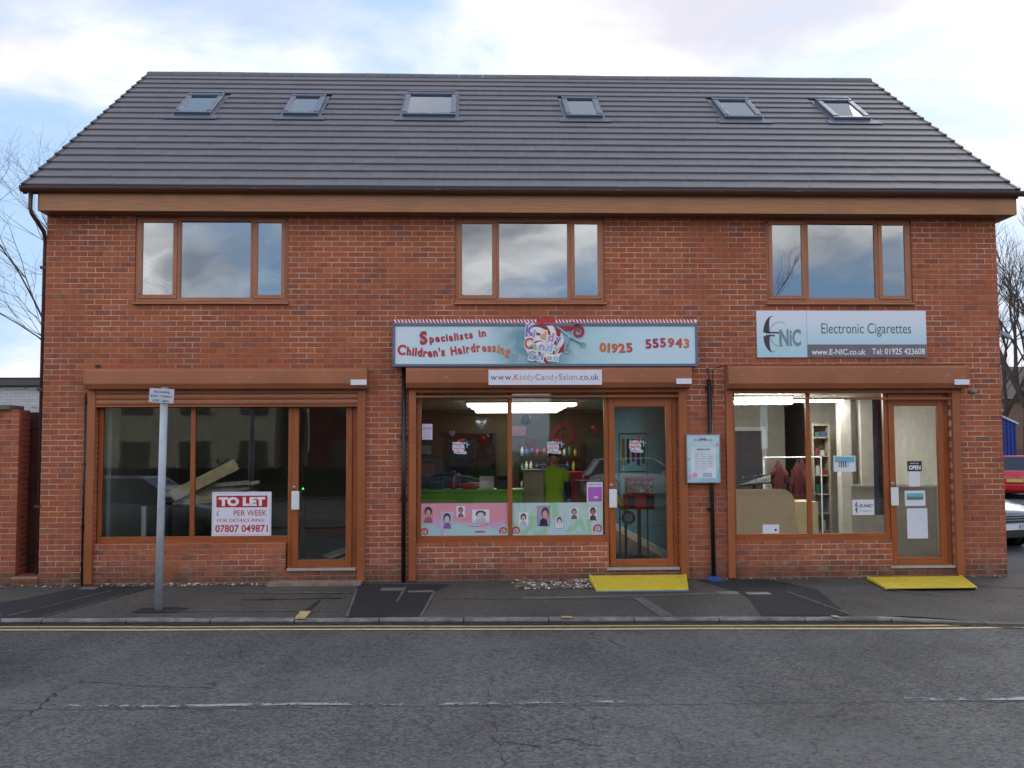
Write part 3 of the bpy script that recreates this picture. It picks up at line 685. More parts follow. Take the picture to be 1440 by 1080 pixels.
# ---- roller shutters
STK = paint('white_sticker', (232, 230, 236), .5, var=.02)
def shutter(xa, xb, ra, rb, zt, zb, hang, dx):
    k = bpy.data.objects.new('roller_shutter', None); C.objects.link(k); k['_w'] = (0, 0, 0); attach(k, bld)
    pr = [(.0, zt), (-.175, zt), (-.21, zt-.035), (-.21, zb+.07), (-.165, zb), (.0, zb)]
    MB().prism(pr, xa, xb, 'x').build('housing', SHUTTER, k, bevel=.005)
    pr2 = [(p[0]*1.0+(-.004 if p[0] < 0 else 0), p[1]+(.004 if p[1] > zb+.1 else -.004)) for p in pr]
    for a in (xa-.006, xb-.02): MB().prism(pr2, a, a+.026, 'x').build('end_plate', SHUTTER, k, bevel=.003)
    for a, b_ in ra: 
        r_ = MB(); r_.box(a, b_, -.055, -.002, -.035, zb); r_.build('guide_rail', RAILM, k, bevel=.004)
    a, b_ = ra[0][1]-.012, ra[1][0]+.012
    z = zb+.01; nsl = 0
    while z-.075 > hang-.001 or nsl == 0:
        zl = max(z-.075, hang); MB().prism([(-.03, z), (-.040, z-.012), (-.044, (z+zl)/2), (-.040, zl+.012), (-.03, zl+.003), (-.022, zl+.003), (-.022, z)], a, b_, 'x').build('slat', SHUTTER, k, smooth=False); z = zl; nsl += 1
        if z <= hang+.001: break
    MB().box(a, b_, -.046, -.016, hang-.028, hang-.001).build('bottom_bar', RAILM, k, bevel=.003)
    MB().box(xb-.215, xb-.0, -.2155, -.2115, zb+.045, zb+.12).build('sticker', STK, k)
    return k
shutter(.635, 4.455, [(.627, .733), (4.315, 4.425)], None, 2.895, 2.615, 2.40, 0)
shutter(5.0, 8.953, [(5.025, 5.123), (8.802, 8.915)], None, 2.905, 2.62, 2.52, 0)
shutter(9.475, 12.885, [(9.468, 9.562), (12.706, 12.818)], None, 2.92, 2.60, 2.475, 0)
pl = paint('shutter_dust', (172, 160, 158), .6)
# ---- shop fronts
SILLW = paint('pale_threshold', (176, 166, 156), .6, dirt=.3)
def shopfront(x0, m1, xd, x1, zs, zd, zt=2.66):
    """x0 frame left, m1 mullion centre, xd door-jamb left, x1 frame right"""
    k = bpy.data.objects.new('shop_window', None); C.objects.link(k); k['_w'] = (0, 0, 0); attach(k, bld)
    h, v = MB(), MB(); y0, y1 = .075, .145
    h.box(x0, xd, y0, y1, zs, zs+.085); h.box(x0, xd, y0, y1, zt-.06, zt)
    v.box(x0, x0+.055, y0, y1, zs+.085, zt-.06); v.box(m1-.031, m1+.031, y0, y1, zs+.085, zt-.06)
    pieces_('frame_rail', FRAME_H, k, h, .006); pieces_('frame_stile', FRAME_V, k, v, .006)
    MB().prism([(.03, zs-.022), (.03, zs-.008), (.075, zs+.006), (.12, zs+.006), (.12, zs-.022)], x0+.002, xd-.002, 'x').build('sill', FRAME_H, k)
    for a, b_ in ((x0+.05, m1-.026), (m1+.026, xd+.005)): MB().box(a, b_, .112, .118, zs+.08, zt-.055).build('pane', GLASS_SHOP, k)
    # door
    q = bpy.data.objects.new('shop_door', None); C.objects.link(q); q['_w'] = (0, 0, 0); attach(q, bld)
    h, v = MB(), MB()
    v.box(xd, xd+.06, y0, y1, zd, zt); v.box(x1-.075, x1, y0, y1, zd, zt); h.box(xd+.06, x1-.075, y0, y1, zt-.06, zt)
    pieces_('jamb', FRAME_V, q, v, .005); h.build('head', FRAME_H, q, bevel=.005)
    a, b_ = xd+.062, x1-.077; zb, zh = zd+.035, zt-.062
    hh = 2.455 if zt > 2 else 0
    s_ = MB(); s_.box(a, a+.085, .055, .125, zb, zh); s_.box(b_-.085, b_, .055, .125, zb, zh); pieces_('door_stile', FRAME_V, q, s_, .006)
    s_ = MB(); s_.box(a+.085, b_-.085, .055, .125, zb, zb+.105); s_.box(a+.085, b_-.085, .055, .125, 2.36, zh); pieces_('door_rail', FRAME_H, q, s_, .006)
    MB().box(a+.08, b_-.08, .095, .101, zb+.1, 2.365).build('pane', GLASS_SHOP, q)
    MB().box(xd+.01, x1-.01, -.03, .12, zd, zd+.032).build('threshold', SILLW, q)
    g = MB(); hx = a+.0; g.box(hx-.005, hx+.105, .018, .045, 1.0-.055, 1.0+.205); g.build('handle', WHITE, q, bevel=.012)
    MB().lathe([(.026, 0), (.026, -.012), (.012, -.014), (.012, -.022)], (hx+.03, .055, 1.255), 12, 'y').build('lock', ALU, q)
    return q
shopfront(.742, 2.031, 3.345, 4.31, .505, .118); shopfront(5.132, 6.431, 7.76, 8.795, .483, .088); shopfront(9.568, 10.676, 11.765, 12.70, .477, .078)
# ------------------------------------------------------------------ shop interiors
def inner(name, mat, *boxes):
    m = MB()
    for b_ in boxes: m.box(*b_)
    return m.build(name, mat, bld)
CEIL = paint('ceiling_paint', (150, 146, 132), .9); 
inner('ceiling', CEIL, (.25, BW-.25, .28, 9.1, 2.625, 2.66))
inner('shop_floor', paint('bare_concrete_floor', (150, 146, 140), .8, 0, .15, 2), (.25, 4.65, .28, 9.1, -.1, .09))
inner('shop_floor', paint('brown_laminate_floor', (128, 100, 74), .5, 0, .12, 3), (4.65, 8.98, .28, 9.1, -.1, .09))
inner('shop_floor', paint('grey_vinyl_floor', (138, 132, 122), .5, 0, .1, 3), (8.98, BW-.25, .28, 9.1, -.1, .09))
inner('partition', paint('bare_plasterboard', (214, 208, 196), .9, 0, .12, 1.2), (4.55, 4.65, .28, 9.1, .09, 2.625), (.25, .30, .28, 9.1, .09, 2.625), (.3, 4.55, 8.2, 8.3, .09, 2.625))
inner('partition', paint('olive_salon_wall', (66, 64, 46), .9), (4.65, 4.72, .28, 9.1, .09, 2.625), (4.72, 8.86, 8.2, 8.3, .09, 2.625))
inner('partition', paint('turquoise_salon_wall', (86, 146, 178), .85), (8.86, 8.94, .28, 8.2, .09, 2.625))
inner('skirting', WHITE, (8.835, 8.86, .3, 8.2, .09, .21))
CREAM = paint('cream_wall', (190, 184, 174), .85)
inner('partition', CREAM, (8.94, 9.02, .28, 9.1, .09, 2.625), (9.02, 12.2, 6.0, 6.1, .09, 2.625), (BW-.3, BW-.25, .28, 9.1, .09, 2.625), (12.2, 13.15, 4.6, 4.7, .09, 2.625))
# ceiling lights: salon
TUBE = glow('lit_fluorescent_diffuser', (255, 250, 225), 2.4); TUBE3 = glow('lit_fluorescent_diffuser_cool', (250, 250, 246), 26)
for x0, x1, y, lab in ((5.79, 7.79, 3.9, 'lit fluorescent strip light nearest the salon window'), (5.86, 7.7, 5.0, 'second lit strip light back from the salon window'), (5.92, 7.72, 6.1, 'third lit strip light back from the salon window'), (5.95, 7.74, 7.2, 'furthest lit strip light on the salon ceiling')):
    k = thing('strip_light', lab, 'light', ((x0+x1)/2, y, 2.62), 'lit strip lights on the salon ceiling')
    MB().box(x0, x1, y, y+.55, 2.585, 2.62).build('body', WHITE, k); MB().box(x0+.01, x1-.01, y+.01, y+.54, 2.535, 2.585).build('diffuser', TUBE, k, bevel=.02)
for x0, x1, y, lab in ((10.05, 11.1, 2.0, 'lit fluorescent strip light at the top of the vape shop window'), (10.9, 12.2, 2.7, 'extra strip light added out of sight behind the shutter line in the vape shop')):  # second lamp is an unseen extra that lights the shop
    k = thing('strip_light', lab, 'light', ((x0+x1)/2, y, 2.62), 'lit strip lights in the vape shop')
    MB().box(x0, x1, y, y+.2, 2.58, 2.62).build('body', WHITE, k); MB().box(x0+.01, x1-.01, y+.01, y+.19, 2.475 if y < 2.5 else 2.54, 2.60).build('diffuser', TUBE3, k, bevel=.02)
# salon contents
k = thing('reception_counter', 'long lime green counter inside the salon window', 'counter', (5.9, 1.3, .09))
MB().box(5.0, 6.66, 1.15, 1.6, .09, 1.13).build('front_panel', paint('lime_laminate', (116, 176, 44), .4), k); MB().box(4.98, 6.68, 1.12, 1.62, 1.13, 1.165).build('top', paint('lime_top', (122, 182, 50), .35), k)
k = thing('display_plinth', 'beige square plinth between the green counter and the hairdresser', 'plinth', (6.85, 1.7, .09))
MB().box(6.69, 7.0, 1.5, 1.9, .09, 1.42).build('body', paint('beige_melamine', (160, 138, 110), .5), k); MB().box(6.67, 7.02, 1.48, 1.92, 1.42, 1.45).build('top', paint('beige_top', (130, 112, 92), .5), k)
k = thing('styling_station', 'brown styling cabinet behind the hairdresser', 'cabinet', (7.9, 2.4, .09))
MB().box(7.62, 8.15, 2.2, 2.7, .09, 1.22).build('body', paint('brown_cabinet', (120, 66, 40), .5), k); MB().box(7.60, 8.17, 2.18, 2.72, 1.22, 1.25).build('top', paint('dark_cabinet_top', (70, 40, 30), .5), k)
k = thing('wall_mirror', 'dark framed styling mirror on the back wall of the salon', 'mirror', (5.9, 8.18, 1.0))
MB().box(5.3, 6.4, 8.16, 8.19, 1.0, 2.1).build('glass', paint('mirror_glass', (90, 96, 104), .05, 1.0), k); 
m = MB(); m.box(5.25, 6.45, 8.14, 8.195, 2.1, 2.15).box(5.25, 6.45, 8.14, 8.195, .95, 1.0).box(5.25, 5.3, 8.14, 8.195, 1.0, 2.1).box(6.4, 6.45, 8.14, 8.195, 1.0, 2.1); m.build('frame', BLACKP, k)
# clutter on the counter
rc = random.Random(5)
for i, (x, col, kind, lab) in enumerate(((5.35, (60, 62, 80), 'b', 'dark blue tub at the window end of the green counter'), (5.62, (150, 60, 60), 't', 'red spray bottle on the green counter'), (5.86, (196, 60, 40), 'c', 'red and orange toy boat on the green counter'), (6.12, (196, 190, 178), 'b', 'cream box on the green counter'), (6.38, (40, 40, 42), 'b', 'black till on the green counter near the mullion'))):
    if kind == 't':
        o = MB().lathe([(.04, 0), (.045, .02), (.045, .16), (.02, .2), (.02, .24), (.03, .24), (.03, .27)], (x, 1.38, 1.165), 14).build('spray_bottle', paint('pot%d' % i, col, .35), smooth=True); tag(o, lab, 'bottle')
    elif kind == 'c':
        o = MB().add([(x-.18, 1.3, 1.24), (x+.2, 1.3, 1.27), (x+.2, 1.45, 1.27), (x-.18, 1.45, 1.24), (x-.1, 1.33, 1.165), (x+.12, 1.33, 1.165), (x+.12, 1.42, 1.165), (x-.1, 1.42, 1.165)], [(0,1,2,3),(0,1,5,4),(1,2,6,5),(2,3,7,6),(3,0,4,7),(4,5,6,7)]).build('toy_boat', paint('pot%d' % i, col, .35), bevel=.01); tag(o, lab, 'toy')
    else:
        o = MB().prism([(1.3, 1.165), (1.5, 1.165), (1.5, 1.34), (1.38, 1.36), (1.3, 1.28)], x-.11, x+.11, 'x').build('storage_box' if i != 4 else 'till', paint('pot%d' % i, col, .4), bevel=.006); tag(o, lab, 'box' if i != 4 else 'till')
k = thing('product_rack', 'dark rack of coloured hair products against the olive back wall of the salon', 'rack', (7.6, 8.0, .09))
for z in (.9, 1.25, 1.6): MB().box(6.9, 8.3, 7.95, 8.15, z-.02, z).build('shelf', BLACKP, k)
for x in (6.9, 8.28): MB().box(x, x+.02, 7.95, 8.15, .09, 1.9).build('side', BLACKP, k)
rq = random.Random(12); grp = {}
for z in (.9, 1.25, 1.6):
    x = 6.98
    while x < 8.22:
        c_ = rq.choice([(190, 60, 90), (60, 120, 180), (220, 190, 70), (230, 230, 226), (110, 60, 140), (60, 160, 110)]); h = rq.uniform(.12, .24)
        MB().lathe([(.035, 0), (.035, h*.75), (.015, h*.8), (.015, h)], (x, 8.02, z), 8).build('bottle', paint('bottle_%d_%d_%d' % c_, c_, .3), k, smooth=True); x += rq.uniform(.09, .16)
for i, (x, z, w, h, c_, lab) in enumerate(((4.95, 1.75, .3, .22, (96, 120, 140), 'blue framed picture in the dark corner of the salon'), (5.0, 1.35, .36, .3, (110, 60, 66), 'maroon picture lower in the dark corner of the salon'), (6.9, 2.15, .4, .25, (120, 70, 110), 'plum poster on the back wall over the product rack'))):
    k = thing('picture', lab, 'picture', (x, 5.9, z)); yb = 5.9 if i < 2 else 8.17; MB().box(x-w/2, x+w/2, yb, yb+.02, z-h/2, z+h/2).build('frame', BLACKP, k); MB().box(x-w/2+.02, x+w/2-.02, yb-.004, yb, z-h/2+.02, z+h/2-.02).build('print', paint('pic%d' % i, c_, .5), k)
o = MB().box(4.72, 5.3, 5.92, 6.0, .09, 2.0).build('partition_screen', paint('dim_green_screen', (52, 56, 46), .8)); tag(o, 'dark green screen standing in the near corner of the salon', 'screen')
# hairdressing chairs
def salon_chair(x, y, col, lab):
    k = thing('salon_chair', lab, 'chair', (x, y, .09), 'salon chairs')
    cm = paint('vinyl_%d_%d_%d' % col, col, .35)
    MB().lathe([(.27, 0), (.27, .02), (.05, .05), (.035, .08), (.035, .4)], (x, y, .09), 16).build('pedestal', ALU, k, smooth=True)
    MB().box(x-.25, x+.25, y-.25, y+.25, .49, .6).build('seat', cm, k, bevel=.03); MB().box(x-.24, x+.24, y+.2, y+.3, .6, 1.35).build('backrest', cm, k, bevel=.04)
    for s_ in (-1, 1): MB().box(x+s_*.27-.025, x+s_*.27+.025, y-.2, y+.2, .72, .77).build('armrest', BLACKP, k, bevel=.01)
salon_chair(5.45, 3.2, (60, 70, 110), 'blue vinyl salon chair behind the green counter'); salon_chair(7.75, 4.2, (170, 40, 70), 'pink vinyl salon chair behind the brown styling cabinet')
# balloons
def balloon(x, y, z, r, col, lab, heart=False, foil=False):
    k = thing('balloon', lab, 'balloon', (x, y, z), 'balloons hanging inside the salon')
    m = MB()
    if heart:
        m.ball((0, 0, 0), r, r*.4, r, 20, 14)
        vs = []
        for a, b_, c_ in m.v:
            h = c_/r; a2 = a*(1.0+.25*h); c2 = c_*(1.0)-(.38*r*max(0, 1-abs(a/r)*2.2) if h > .2 else 0); 
            if h < 0: a2 = a*(1-.55*h*h)
            vs.append((x+a2, y+b_, z+c2))
        m.v = vs
    else:
        m.ball((x, y, z), r, r*.95, r*1.12, 16, 12); m.lathe([(r*.12, 0), (r*.05, r*.14)], (x, y, z-r*1.28), 8)
    m.build('body', paint('balloon_%d_%d_%d' % col, col, .12 if foil else .22, .55 if foil else 0, .03), k, smooth=True)
    MB().tube([(x, y, z-r*1.2), (x+.02, y, z-r*1.2-.2), (x-.01, y, z-r*1.2-.4)], .0015, 4).build('string', paint('grey_ribbon', (90, 84, 84), .6), k)
balloon(6.04, .7, 2.15, .115, (226, 226, 224), 'white heart balloon near the middle post of the salon window', True, True)
balloon(6.69, .75, 2.20, .075, (34, 30, 50), 'dark blue balloon just past the middle post of the salon window', False, True)
balloon(5.60, 1.0, 2.01, .05, (196, 156, 196), 'small lilac heart balloon above the swirl sticker', True); balloon(6.08, .95, 1.93, .07, (150, 30, 38), 'red balloon below the white heart balloon')
balloon(6.78, 1.1, 1.86, .085, (180, 40, 70), 'crimson heart balloon above the beige plinth', True); balloon(7.72, .9, 2.08, .04, (230, 70, 40), 'tiny orange balloon high up over the hairdresser')
# red party wall swirl
m = MB(); 
def swirl(m, cx, cz, r0, r1, turns, w0, y, a0=0, n=60, th=.01):
    pts = []
    for i in range(n+1):
        f = i/n; a = a0+turns*2*math.pi*f; r = r0+(r1-r0)*f; w = w0*(.25+.75*f)
        pts.append(((cx+(r-w)*math.cos(a), cz+(r-w)*math.sin(a)), (cx+(r+w)*math.cos(a), cz+(r+w)*math.sin(a))))
    o = len(m.v)
    for p, q in pts: m.v += [(p[0], y, p[1]), (q[0], y, q[1]), (p[0], y+th, p[1]), (q[0], y+th, q[1])]
    for i in range(n):
        a = o+4*i; m.f += [(a, a+1, a+5, a+4), (a+1, a+3, a+7, a+5), (a, a+4, a+6, a+2), (a+2, a+6, a+7, a+3)]
    return m
o = swirl(MB(), 7.95, 2.05, .03, .3, 1.7, .06, 8.18).build('wall_swirl', paint('dark_red_vinyl', (112, 24, 40), .5)); tag(o, 'dark red swirl painted high on the back wall of the salon', 'wall decal')
# gumball machine
k = thing('gumball_machine', 'red and black sweet vending machine on a round base inside the salon door', 'vending machine', (8.42, 1.15, .09))
RD = paint('red_metal', (190, 30, 30), .3); BK = paint('black_cast_iron', (26, 26, 30), .4)
MB().lathe([(.19, 0), (.19, .02), (.12, .045), (.035, .08), (.03, .12), (.03, .76)], (8.42, 1.15, .09), 20).build('stand', BK, k, smooth=True)
MB().box(8.2, 8.64, 1.0, 1.3, .86, 1.08).build('coin_unit', RD, k, bevel=.012); MB().box(8.22, 8.62, 1.02, 1.28, 1.08, 1.30).build('lower_globe', paint('sweets_amber', (150, 96, 70), .2), k, bevel=.02); MB().box(8.2, 8.64, 1.0, 1.3, 1.30, 1.34).build('lid', RD, k, bevel=.008)
for i in range(3): MB().box(8.225+.14*i, 8.335+.14*i, .985, 1.0, .88, 1.06).build('chute', [BK, RD, BK][i], k, bevel=.006)
rc = random.Random(8); mm = {}
for i in range(90):
    c_ = rc.choice([(210, 60, 50), (230, 190, 60), (60, 150, 90), (70, 110, 190), (230, 230, 220)]); q = mm.setdefault(c_, MB()); q.ball((rc.uniform(8.24, 8.60), 1.005+rc.uniform(0, .012), rc.uniform(1.1, 1.27)), .017, .012, .017, 8, 5)
for c_, q in mm.items(): o = q.build('sweets', paint('sweet_%d%d%d' % c_, c_, .2), k, smooth=True); o['kind'] = 'stuff'
# tall toy display beyond it with hanging accessories
k = thing('display_stand', 'tall chrome framed toy stand behind the sweet machine', 'stand', (8.45, 1.9, .09))
m = MB()
for x in (8.22, 8.66):
    m.tube([(x, 1.8, .09), (x, 1.8, 2.0)], .014, 8)
for z in (1.4, 2.0): m.tube([(8.22, 1.8, z), (8.66, 1.8, z)], .012, 8)
m.build('frame', ALU, k)
for i, c_ in enumerate([(200, 160, 50), (40, 40, 48), (180, 50, 50), (90, 60, 110), (50, 110, 70)]): MB().box(8.26+.08*i, 8.31+.08*i, 1.78, 1.82, 1.5+.03*(i % 3), 1.92).build('hanging_toy', paint('toy%d' % i, c_, .35), k, bevel=.012)
k = thing('toy_motorbike', 'yellow and black toy motorbike ride beside the sweet machine', 'toy bike', (8.2, 1.3, .6))
YL = paint('toy_yellow', (220, 170, 40), .35)
for x, z, r in ((8.27, .72, .105), (8.02, 1.15, .05)):
    MB().lathe([(r, -.03), (r, .03)], (x, 1.25, z), 20, 'y').build('wheel', BK, k); MB().lathe([(r*.6, -.035), (r*.6, .035)], (x, 1.25, z), 16, 'y').build('hub', paint('grey_hub', (140, 146, 150), .3), k)
MB().tube([(8.25, 1.25, .82), (8.16, 1.25, .92), (8.05, 1.25, 1.1), (7.98, 1.25, 1.2)], [.045, .06, .05, .02], 10).build('body', YL, k, smooth=True)
MB().tube([(8.1, 1.25, 1.0), (8.12, 1.25, 1.25), (8.06, 1.25, 1.32)], .02, 8).build('handlebar', ALU, k)
MB().tube([(8.23, 1.25, .72), (8.23, 1.25, .09)], .02, 8).build('post', BK, k)
# ---- person
def person():
    P = {}
    hx, hy, g = 7.165, 1.62, .09
    P = [('pel', (0, 0, .88), .125), ('wst', (0, 0, 1.02), .115), ('chs', (0, .0, 1.22), .135), ('nkb', (0, .01, 1.36), .075), ('nk', (0, 0, 1.42), .050), ('hd', (0, -.01, 1.50), .078), ('top', (0, .0, 1.585), .078),
         ('sl', (-.15, 0, 1.33), .058), ('el', (-.225, .02, 1.08), .043), ('wl', (-.20, -.06, .86), .027), ('hl', (-.19, -.09, .80), .030),
         ('sr', (.15, 0, 1.33), .058), ('er', (.225, .02, 1.08), .043), ('wr', (.235, -.05, .86), .027), ('hr', (.235, -.07, .80), .030),
         ('pl', (-.085, 0, .82), .095), ('kl', (-.09, -.01, .46), .058), ('al', (-.09, .02, .09), .038), ('fl', (-.10, -.12, .035), .038),
         ('pr', (.085, 0, .82), .095), ('kr', (.09, -.01, .46), .058), ('ar', (.09, .02, .09), .038), ('fr', (.10, -.12, .035), .038)]
    E_ = [('pel', 'wst'), ('wst', 'chs'), ('chs', 'nkb'), ('nkb', 'nk'), ('nk', 'hd'), ('hd', 'top'), ('nkb', 'sl'), ('sl', 'el'), ('el', 'wl'), ('wl', 'hl'), ('nkb', 'sr'), ('sr', 'er'), ('er', 'wr'), ('wr', 'hr'),
          ('pel', 'pl'), ('pl', 'kl'), ('kl', 'al'), ('al', 'fl'), ('pel', 'pr'), ('pr', 'kr'), ('kr', 'ar'), ('ar', 'fr')]
    for s_, h, c_ in (('l', -1, (-.19, -.09, .80)), ('r', 1, (.235, -.07, .80))):
        for i in range(4):
            L = (.07, .08, .075, .058)[i]; bx = c_[0]+(-.024+.016*i); by = c_[1]
            P += [('f%s%da' % (s_, i), (bx, by-.005, c_[2]-.03), .0095), ('f%s%db' % (s_, i), (bx, by-.015, c_[2]-.03-L*.55), .0085), ('f%s%dc' % (s_, i), (bx, by-.005, c_[2]-.03-L), .007)]
            E_ += [('h'+s_, 'f%s%da' % (s_, i)), ('f%s%da' % (s_, i), 'f%s%db' % (s_, i)), ('f%s%db' % (s_, i), 'f%s%dc' % (s_, i))]
        P += [('t%sa' % s_, (c_[0]-h*.032, c_[1]-.02, c_[2]-.005), .011), ('t%sb' % s_, (c_[0]-h*.04, c_[1]-.03, c_[2]-.045), .009)]; E_ += [('h'+s_, 't%sa' % s_), ('t%sa' % s_, 't%sb' % s_)]
    idx = {p[0]: i for i, p in enumerate(P)}
    me = bpy.data.meshes.new('person'); me.from_pydata([(hx+p[1][0], hy+p[1][1], g+p[1][2]) for p in P], [(idx[a], idx[b_]) for a, b_ in E_], [])
    o = bpy.data.objects.new('person', me); C.objects.link(o)
    sk = o.modifiers.new('s', 'SKIN'); o.modifiers.new('u', 'SUBSURF').levels = 2; o.modifiers['u'].render_levels = 2
    for i, p in enumerate(P): me.skin_vertices[0].data[i].radius = (p[2], p[2]*(1.0 if p[0] not in ('pel', 'wst', 'chs') else .78)); me.skin_vertices[0].data[i].use_root = (i == 0)
    bpy.context.view_layer.update(); dg = bpy.context.evaluated_depsgraph_get(); m2 = bpy.data.meshes.new_from_object(o.evaluated_get(dg)); bpy.data.objects.remove(o)
    m2.materials.clear(); b_ = link('person', m2, paint('skin', (190, 130, 104), .55, var=.05), None, True); b_['_w'] = (0, 0, 0)
    # face relief
    SKN = MATS['skin']
    MB().ball((hx, hy-.088, g+1.495), .012, .02, .02, 8, 6).build('nose', SKN, b_, smooth=True)
    for s_ in (-1, 1):
        MB().ball((hx+s_*.03, hy-.078, g+1.525), .012, .008, .007, 8, 6).build('eye', paint('eye_dark', (40, 30, 28), .3), b_, smooth=True); MB().ball((hx+s_*.08, hy, g+1.51), .012, .02, .03, 8, 6).build('ear', SKN, b_, smooth=True)
    MB().ball((hx, hy-.084, g+1.455), .024, .008, .006, 8, 6).build('mouth', paint('lips', (150, 70, 70), .5), b_, smooth=True)
    m = MB().ball((hx, hy+.038, g+1.565), .088, .088, .088, 16, 10); m.ball((hx, hy+.06, g+1.45), .085, .05, .12, 14, 10); m.build('hair', paint('brown_hair', (58, 36, 28), .6), b_, smooth=True)
    def loft(rings, n=20):
        m = MB()
        for z, rx, ry in rings:
            for k in range(n): a = 2*math.pi*k/n; m.v.append((hx+rx*math.cos(a)*(1+.02*math.sin(5*a+z*9)), hy+ry*math.sin(a), g+z))
        for i in range(len(rings)-1):
            for k in range(n): a, q = i*n+k, i*n+(k+1) % n; m.f.append((a, q, q+n, a+n))
        return m
    m = loft([(.74, .185, .145), (.86, .178, .14), (1.02, .150, .125), (1.2, .172, .14), (1.31, .185, .12), (1.375, .14, .09), (1.40, .07, .07)])
    for s_ in (-1, 1): m.tube([(hx+s_*.12, hy, g+1.34), (hx+s_*.175, hy, g+1.30), (hx+s_*.205, hy+.01, g+1.17)], [.07, .068, .06], 12)
    m.build('tunic', paint('lime_tunic', (168, 200, 40), .8, bump=.3, bscale=20), b_, smooth=True)
    m = MB()
    for s_, w in ((-1, (-.205, -.045, .90)), (1, (.236, -.035, .90))): m.tube([(hx+s_*.19, hy, g+1.22), (hx+s_*.226, hy+.02, g+1.08), (hx+w[0], hy+w[1], g+w[2])], [.055, .05, .036], 12)
    m.build('sleeve', paint('black_sleeve', (34, 30, 38), .8), b_, smooth=True)
    m = MB()
    for s_ in (-1, 1): m.tube([(hx+s_*.08, hy, g+.86), (hx+s_*.09, hy-.01, g+.46), (hx+s_*.09, hy+.02, g+.08)], [.105, .075, .06], 12)
    m.build('trousers', paint('black_trousers', (30, 30, 34), .8), b_, smooth=True)
    tag(b_, 'person in a lime green tunic over black sleeves standing inside the salon window', 'person')
person()
k = thing('chair_headrest', 'blue padded salon chair standing right behind the person in lime green', 'chair', (7.18, 2.1, .09))
BLV = paint('royal_blue_vinyl', (30, 90, 190), .4)
MB().box(6.93, 7.43, 2.05, 2.15, .7, 1.52).build('backrest', BLV, k, bevel=.05); MB().box(6.93, 7.43, 2.1, 2.55, .5, .62).build('seat', BLV, k, bevel=.04)
MB().lathe([(.25, 0), (.25, .02), (.05, .05), (.035, .1), (.035, .41)], (7.18, 2.3, .09), 16).build('pedestal', ALU, k)
# ---- first shop: bare unit with timber offcuts
PINE = paint('pine_board', (232, 206, 156), .7, 0, .15, 8); GREYB = paint('old_board', (206, 198, 184), .8, 0, .2, 5)
def plank(p, q, w, th, mat, lab):
    p, q = Vector(p), Vector(q); d_ = (q-p); c = (p+q)/2; side = d_.cross(Vector((0, 1, 0))).normalized()
    o = MB().obox(c, d_, side, d_.cross(side), d_.length/2, w/2, th/2).build('plank', mat); tag(o, lab, 'plank', 'boards stacked in the empty shop')
plank((1.42, 1.2, 1.09), (2.36, 1.25, 1.56), .17, .03, PINE, 'wide pale pine board resting highest on the stack in the empty shop')
rc = random.Random(4)
labs = ['thin grey board just under the wide pine board', 'weathered board with a raised end in the timber stack', 'pale narrow board in the middle of the timber stack', 'short grey offcut sticking out of the timber stack', 'long thin board near the bottom of the timber stack', 'lowest grey board of the raised timber stack']
for i, lab in enumerate(labs):
    z = 1.02+.05*(5-i); plank((1.3+rc.uniform(-.1, .3), 1.3+rc.uniform(0, .3), z-.06), (2.45+rc.uniform(-.1, .3), 1.4+rc.uniform(0, .3), z+rc.uniform(.0, .12)), rc.uniform(.04, .09), .018, PINE if i in (2, 4) else GREYB, lab)
k = thing('trestle', 'dark workbench carrying the timber stack in the empty shop', 'workbench', (1.8, 2.2, .09))
MB().box(1.15, 2.6, 1.3, 1.9, .92, .96).build('top', paint('dark_bench', (60, 58, 60), .7), k)
for x in (1.2, 2.5):
    for y in (1.35, 1.85): MB().box(x-.03, x+.03, y-.03, y+.03, .09, .92).build('leg', BLACKP, k)
for i, lab in enumerate(['lowest of the flat boards on the floor behind the empty shop door', 'middle flat board on the floor behind the empty shop door', 'uppermost flat board on the floor behind the empty shop door']):
    o = MB().obox((3.98+.03*i, .95, .13+.085*i), (1, .5, .32), (-.5, 1, 0), (-.32, 0, 1), .42-.05*i, .16, .012).build('plank', GREYB if i != 1 else PINE); tag(o, lab, 'plank', 'boards lying behind the empty shop door')
k = thing('plastic_duct', 'upright pale plastic panel in the corner of the empty shop window', 'panel', (1.1, .9, .09)); MB().box(1.07, 1.14, .9, .97, .4, .96).build('body', WHITE, k, bevel=.01); MB().box(1.03, 1.18, .87, 1.0, .09, .4).build('foot', paint('grey_foot', (120, 118, 116), .6), k)
o = MB().box(.78, .84, .30, .6, .1, 2.5).build('pipe_casing', paint('pale_casing', (170, 172, 170), .6)); tag(o, 'pale vertical pipe casing in the corner of the empty shop window', 'pipe casing')
k = thing('alarm_keypad', 'small alarm box with a green light inside the empty shop', 'alarm', (3.2, 1.8, 1.15)); MB().box(3.2, 3.3, 1.8, 1.83, 1.08, 1.2).build('case', BLACKP, k); MB().ball((3.26, 1.795, 1.165), .012, .008, .012, 8, 6).build('indicator', glow('green_led', (40, 255, 60), 4), k)
MB().box(3.22, 3.28, 1.83, 1.88, .09, 2.62).build('post', paint('stud_dark', (60, 56, 50), .8), k)
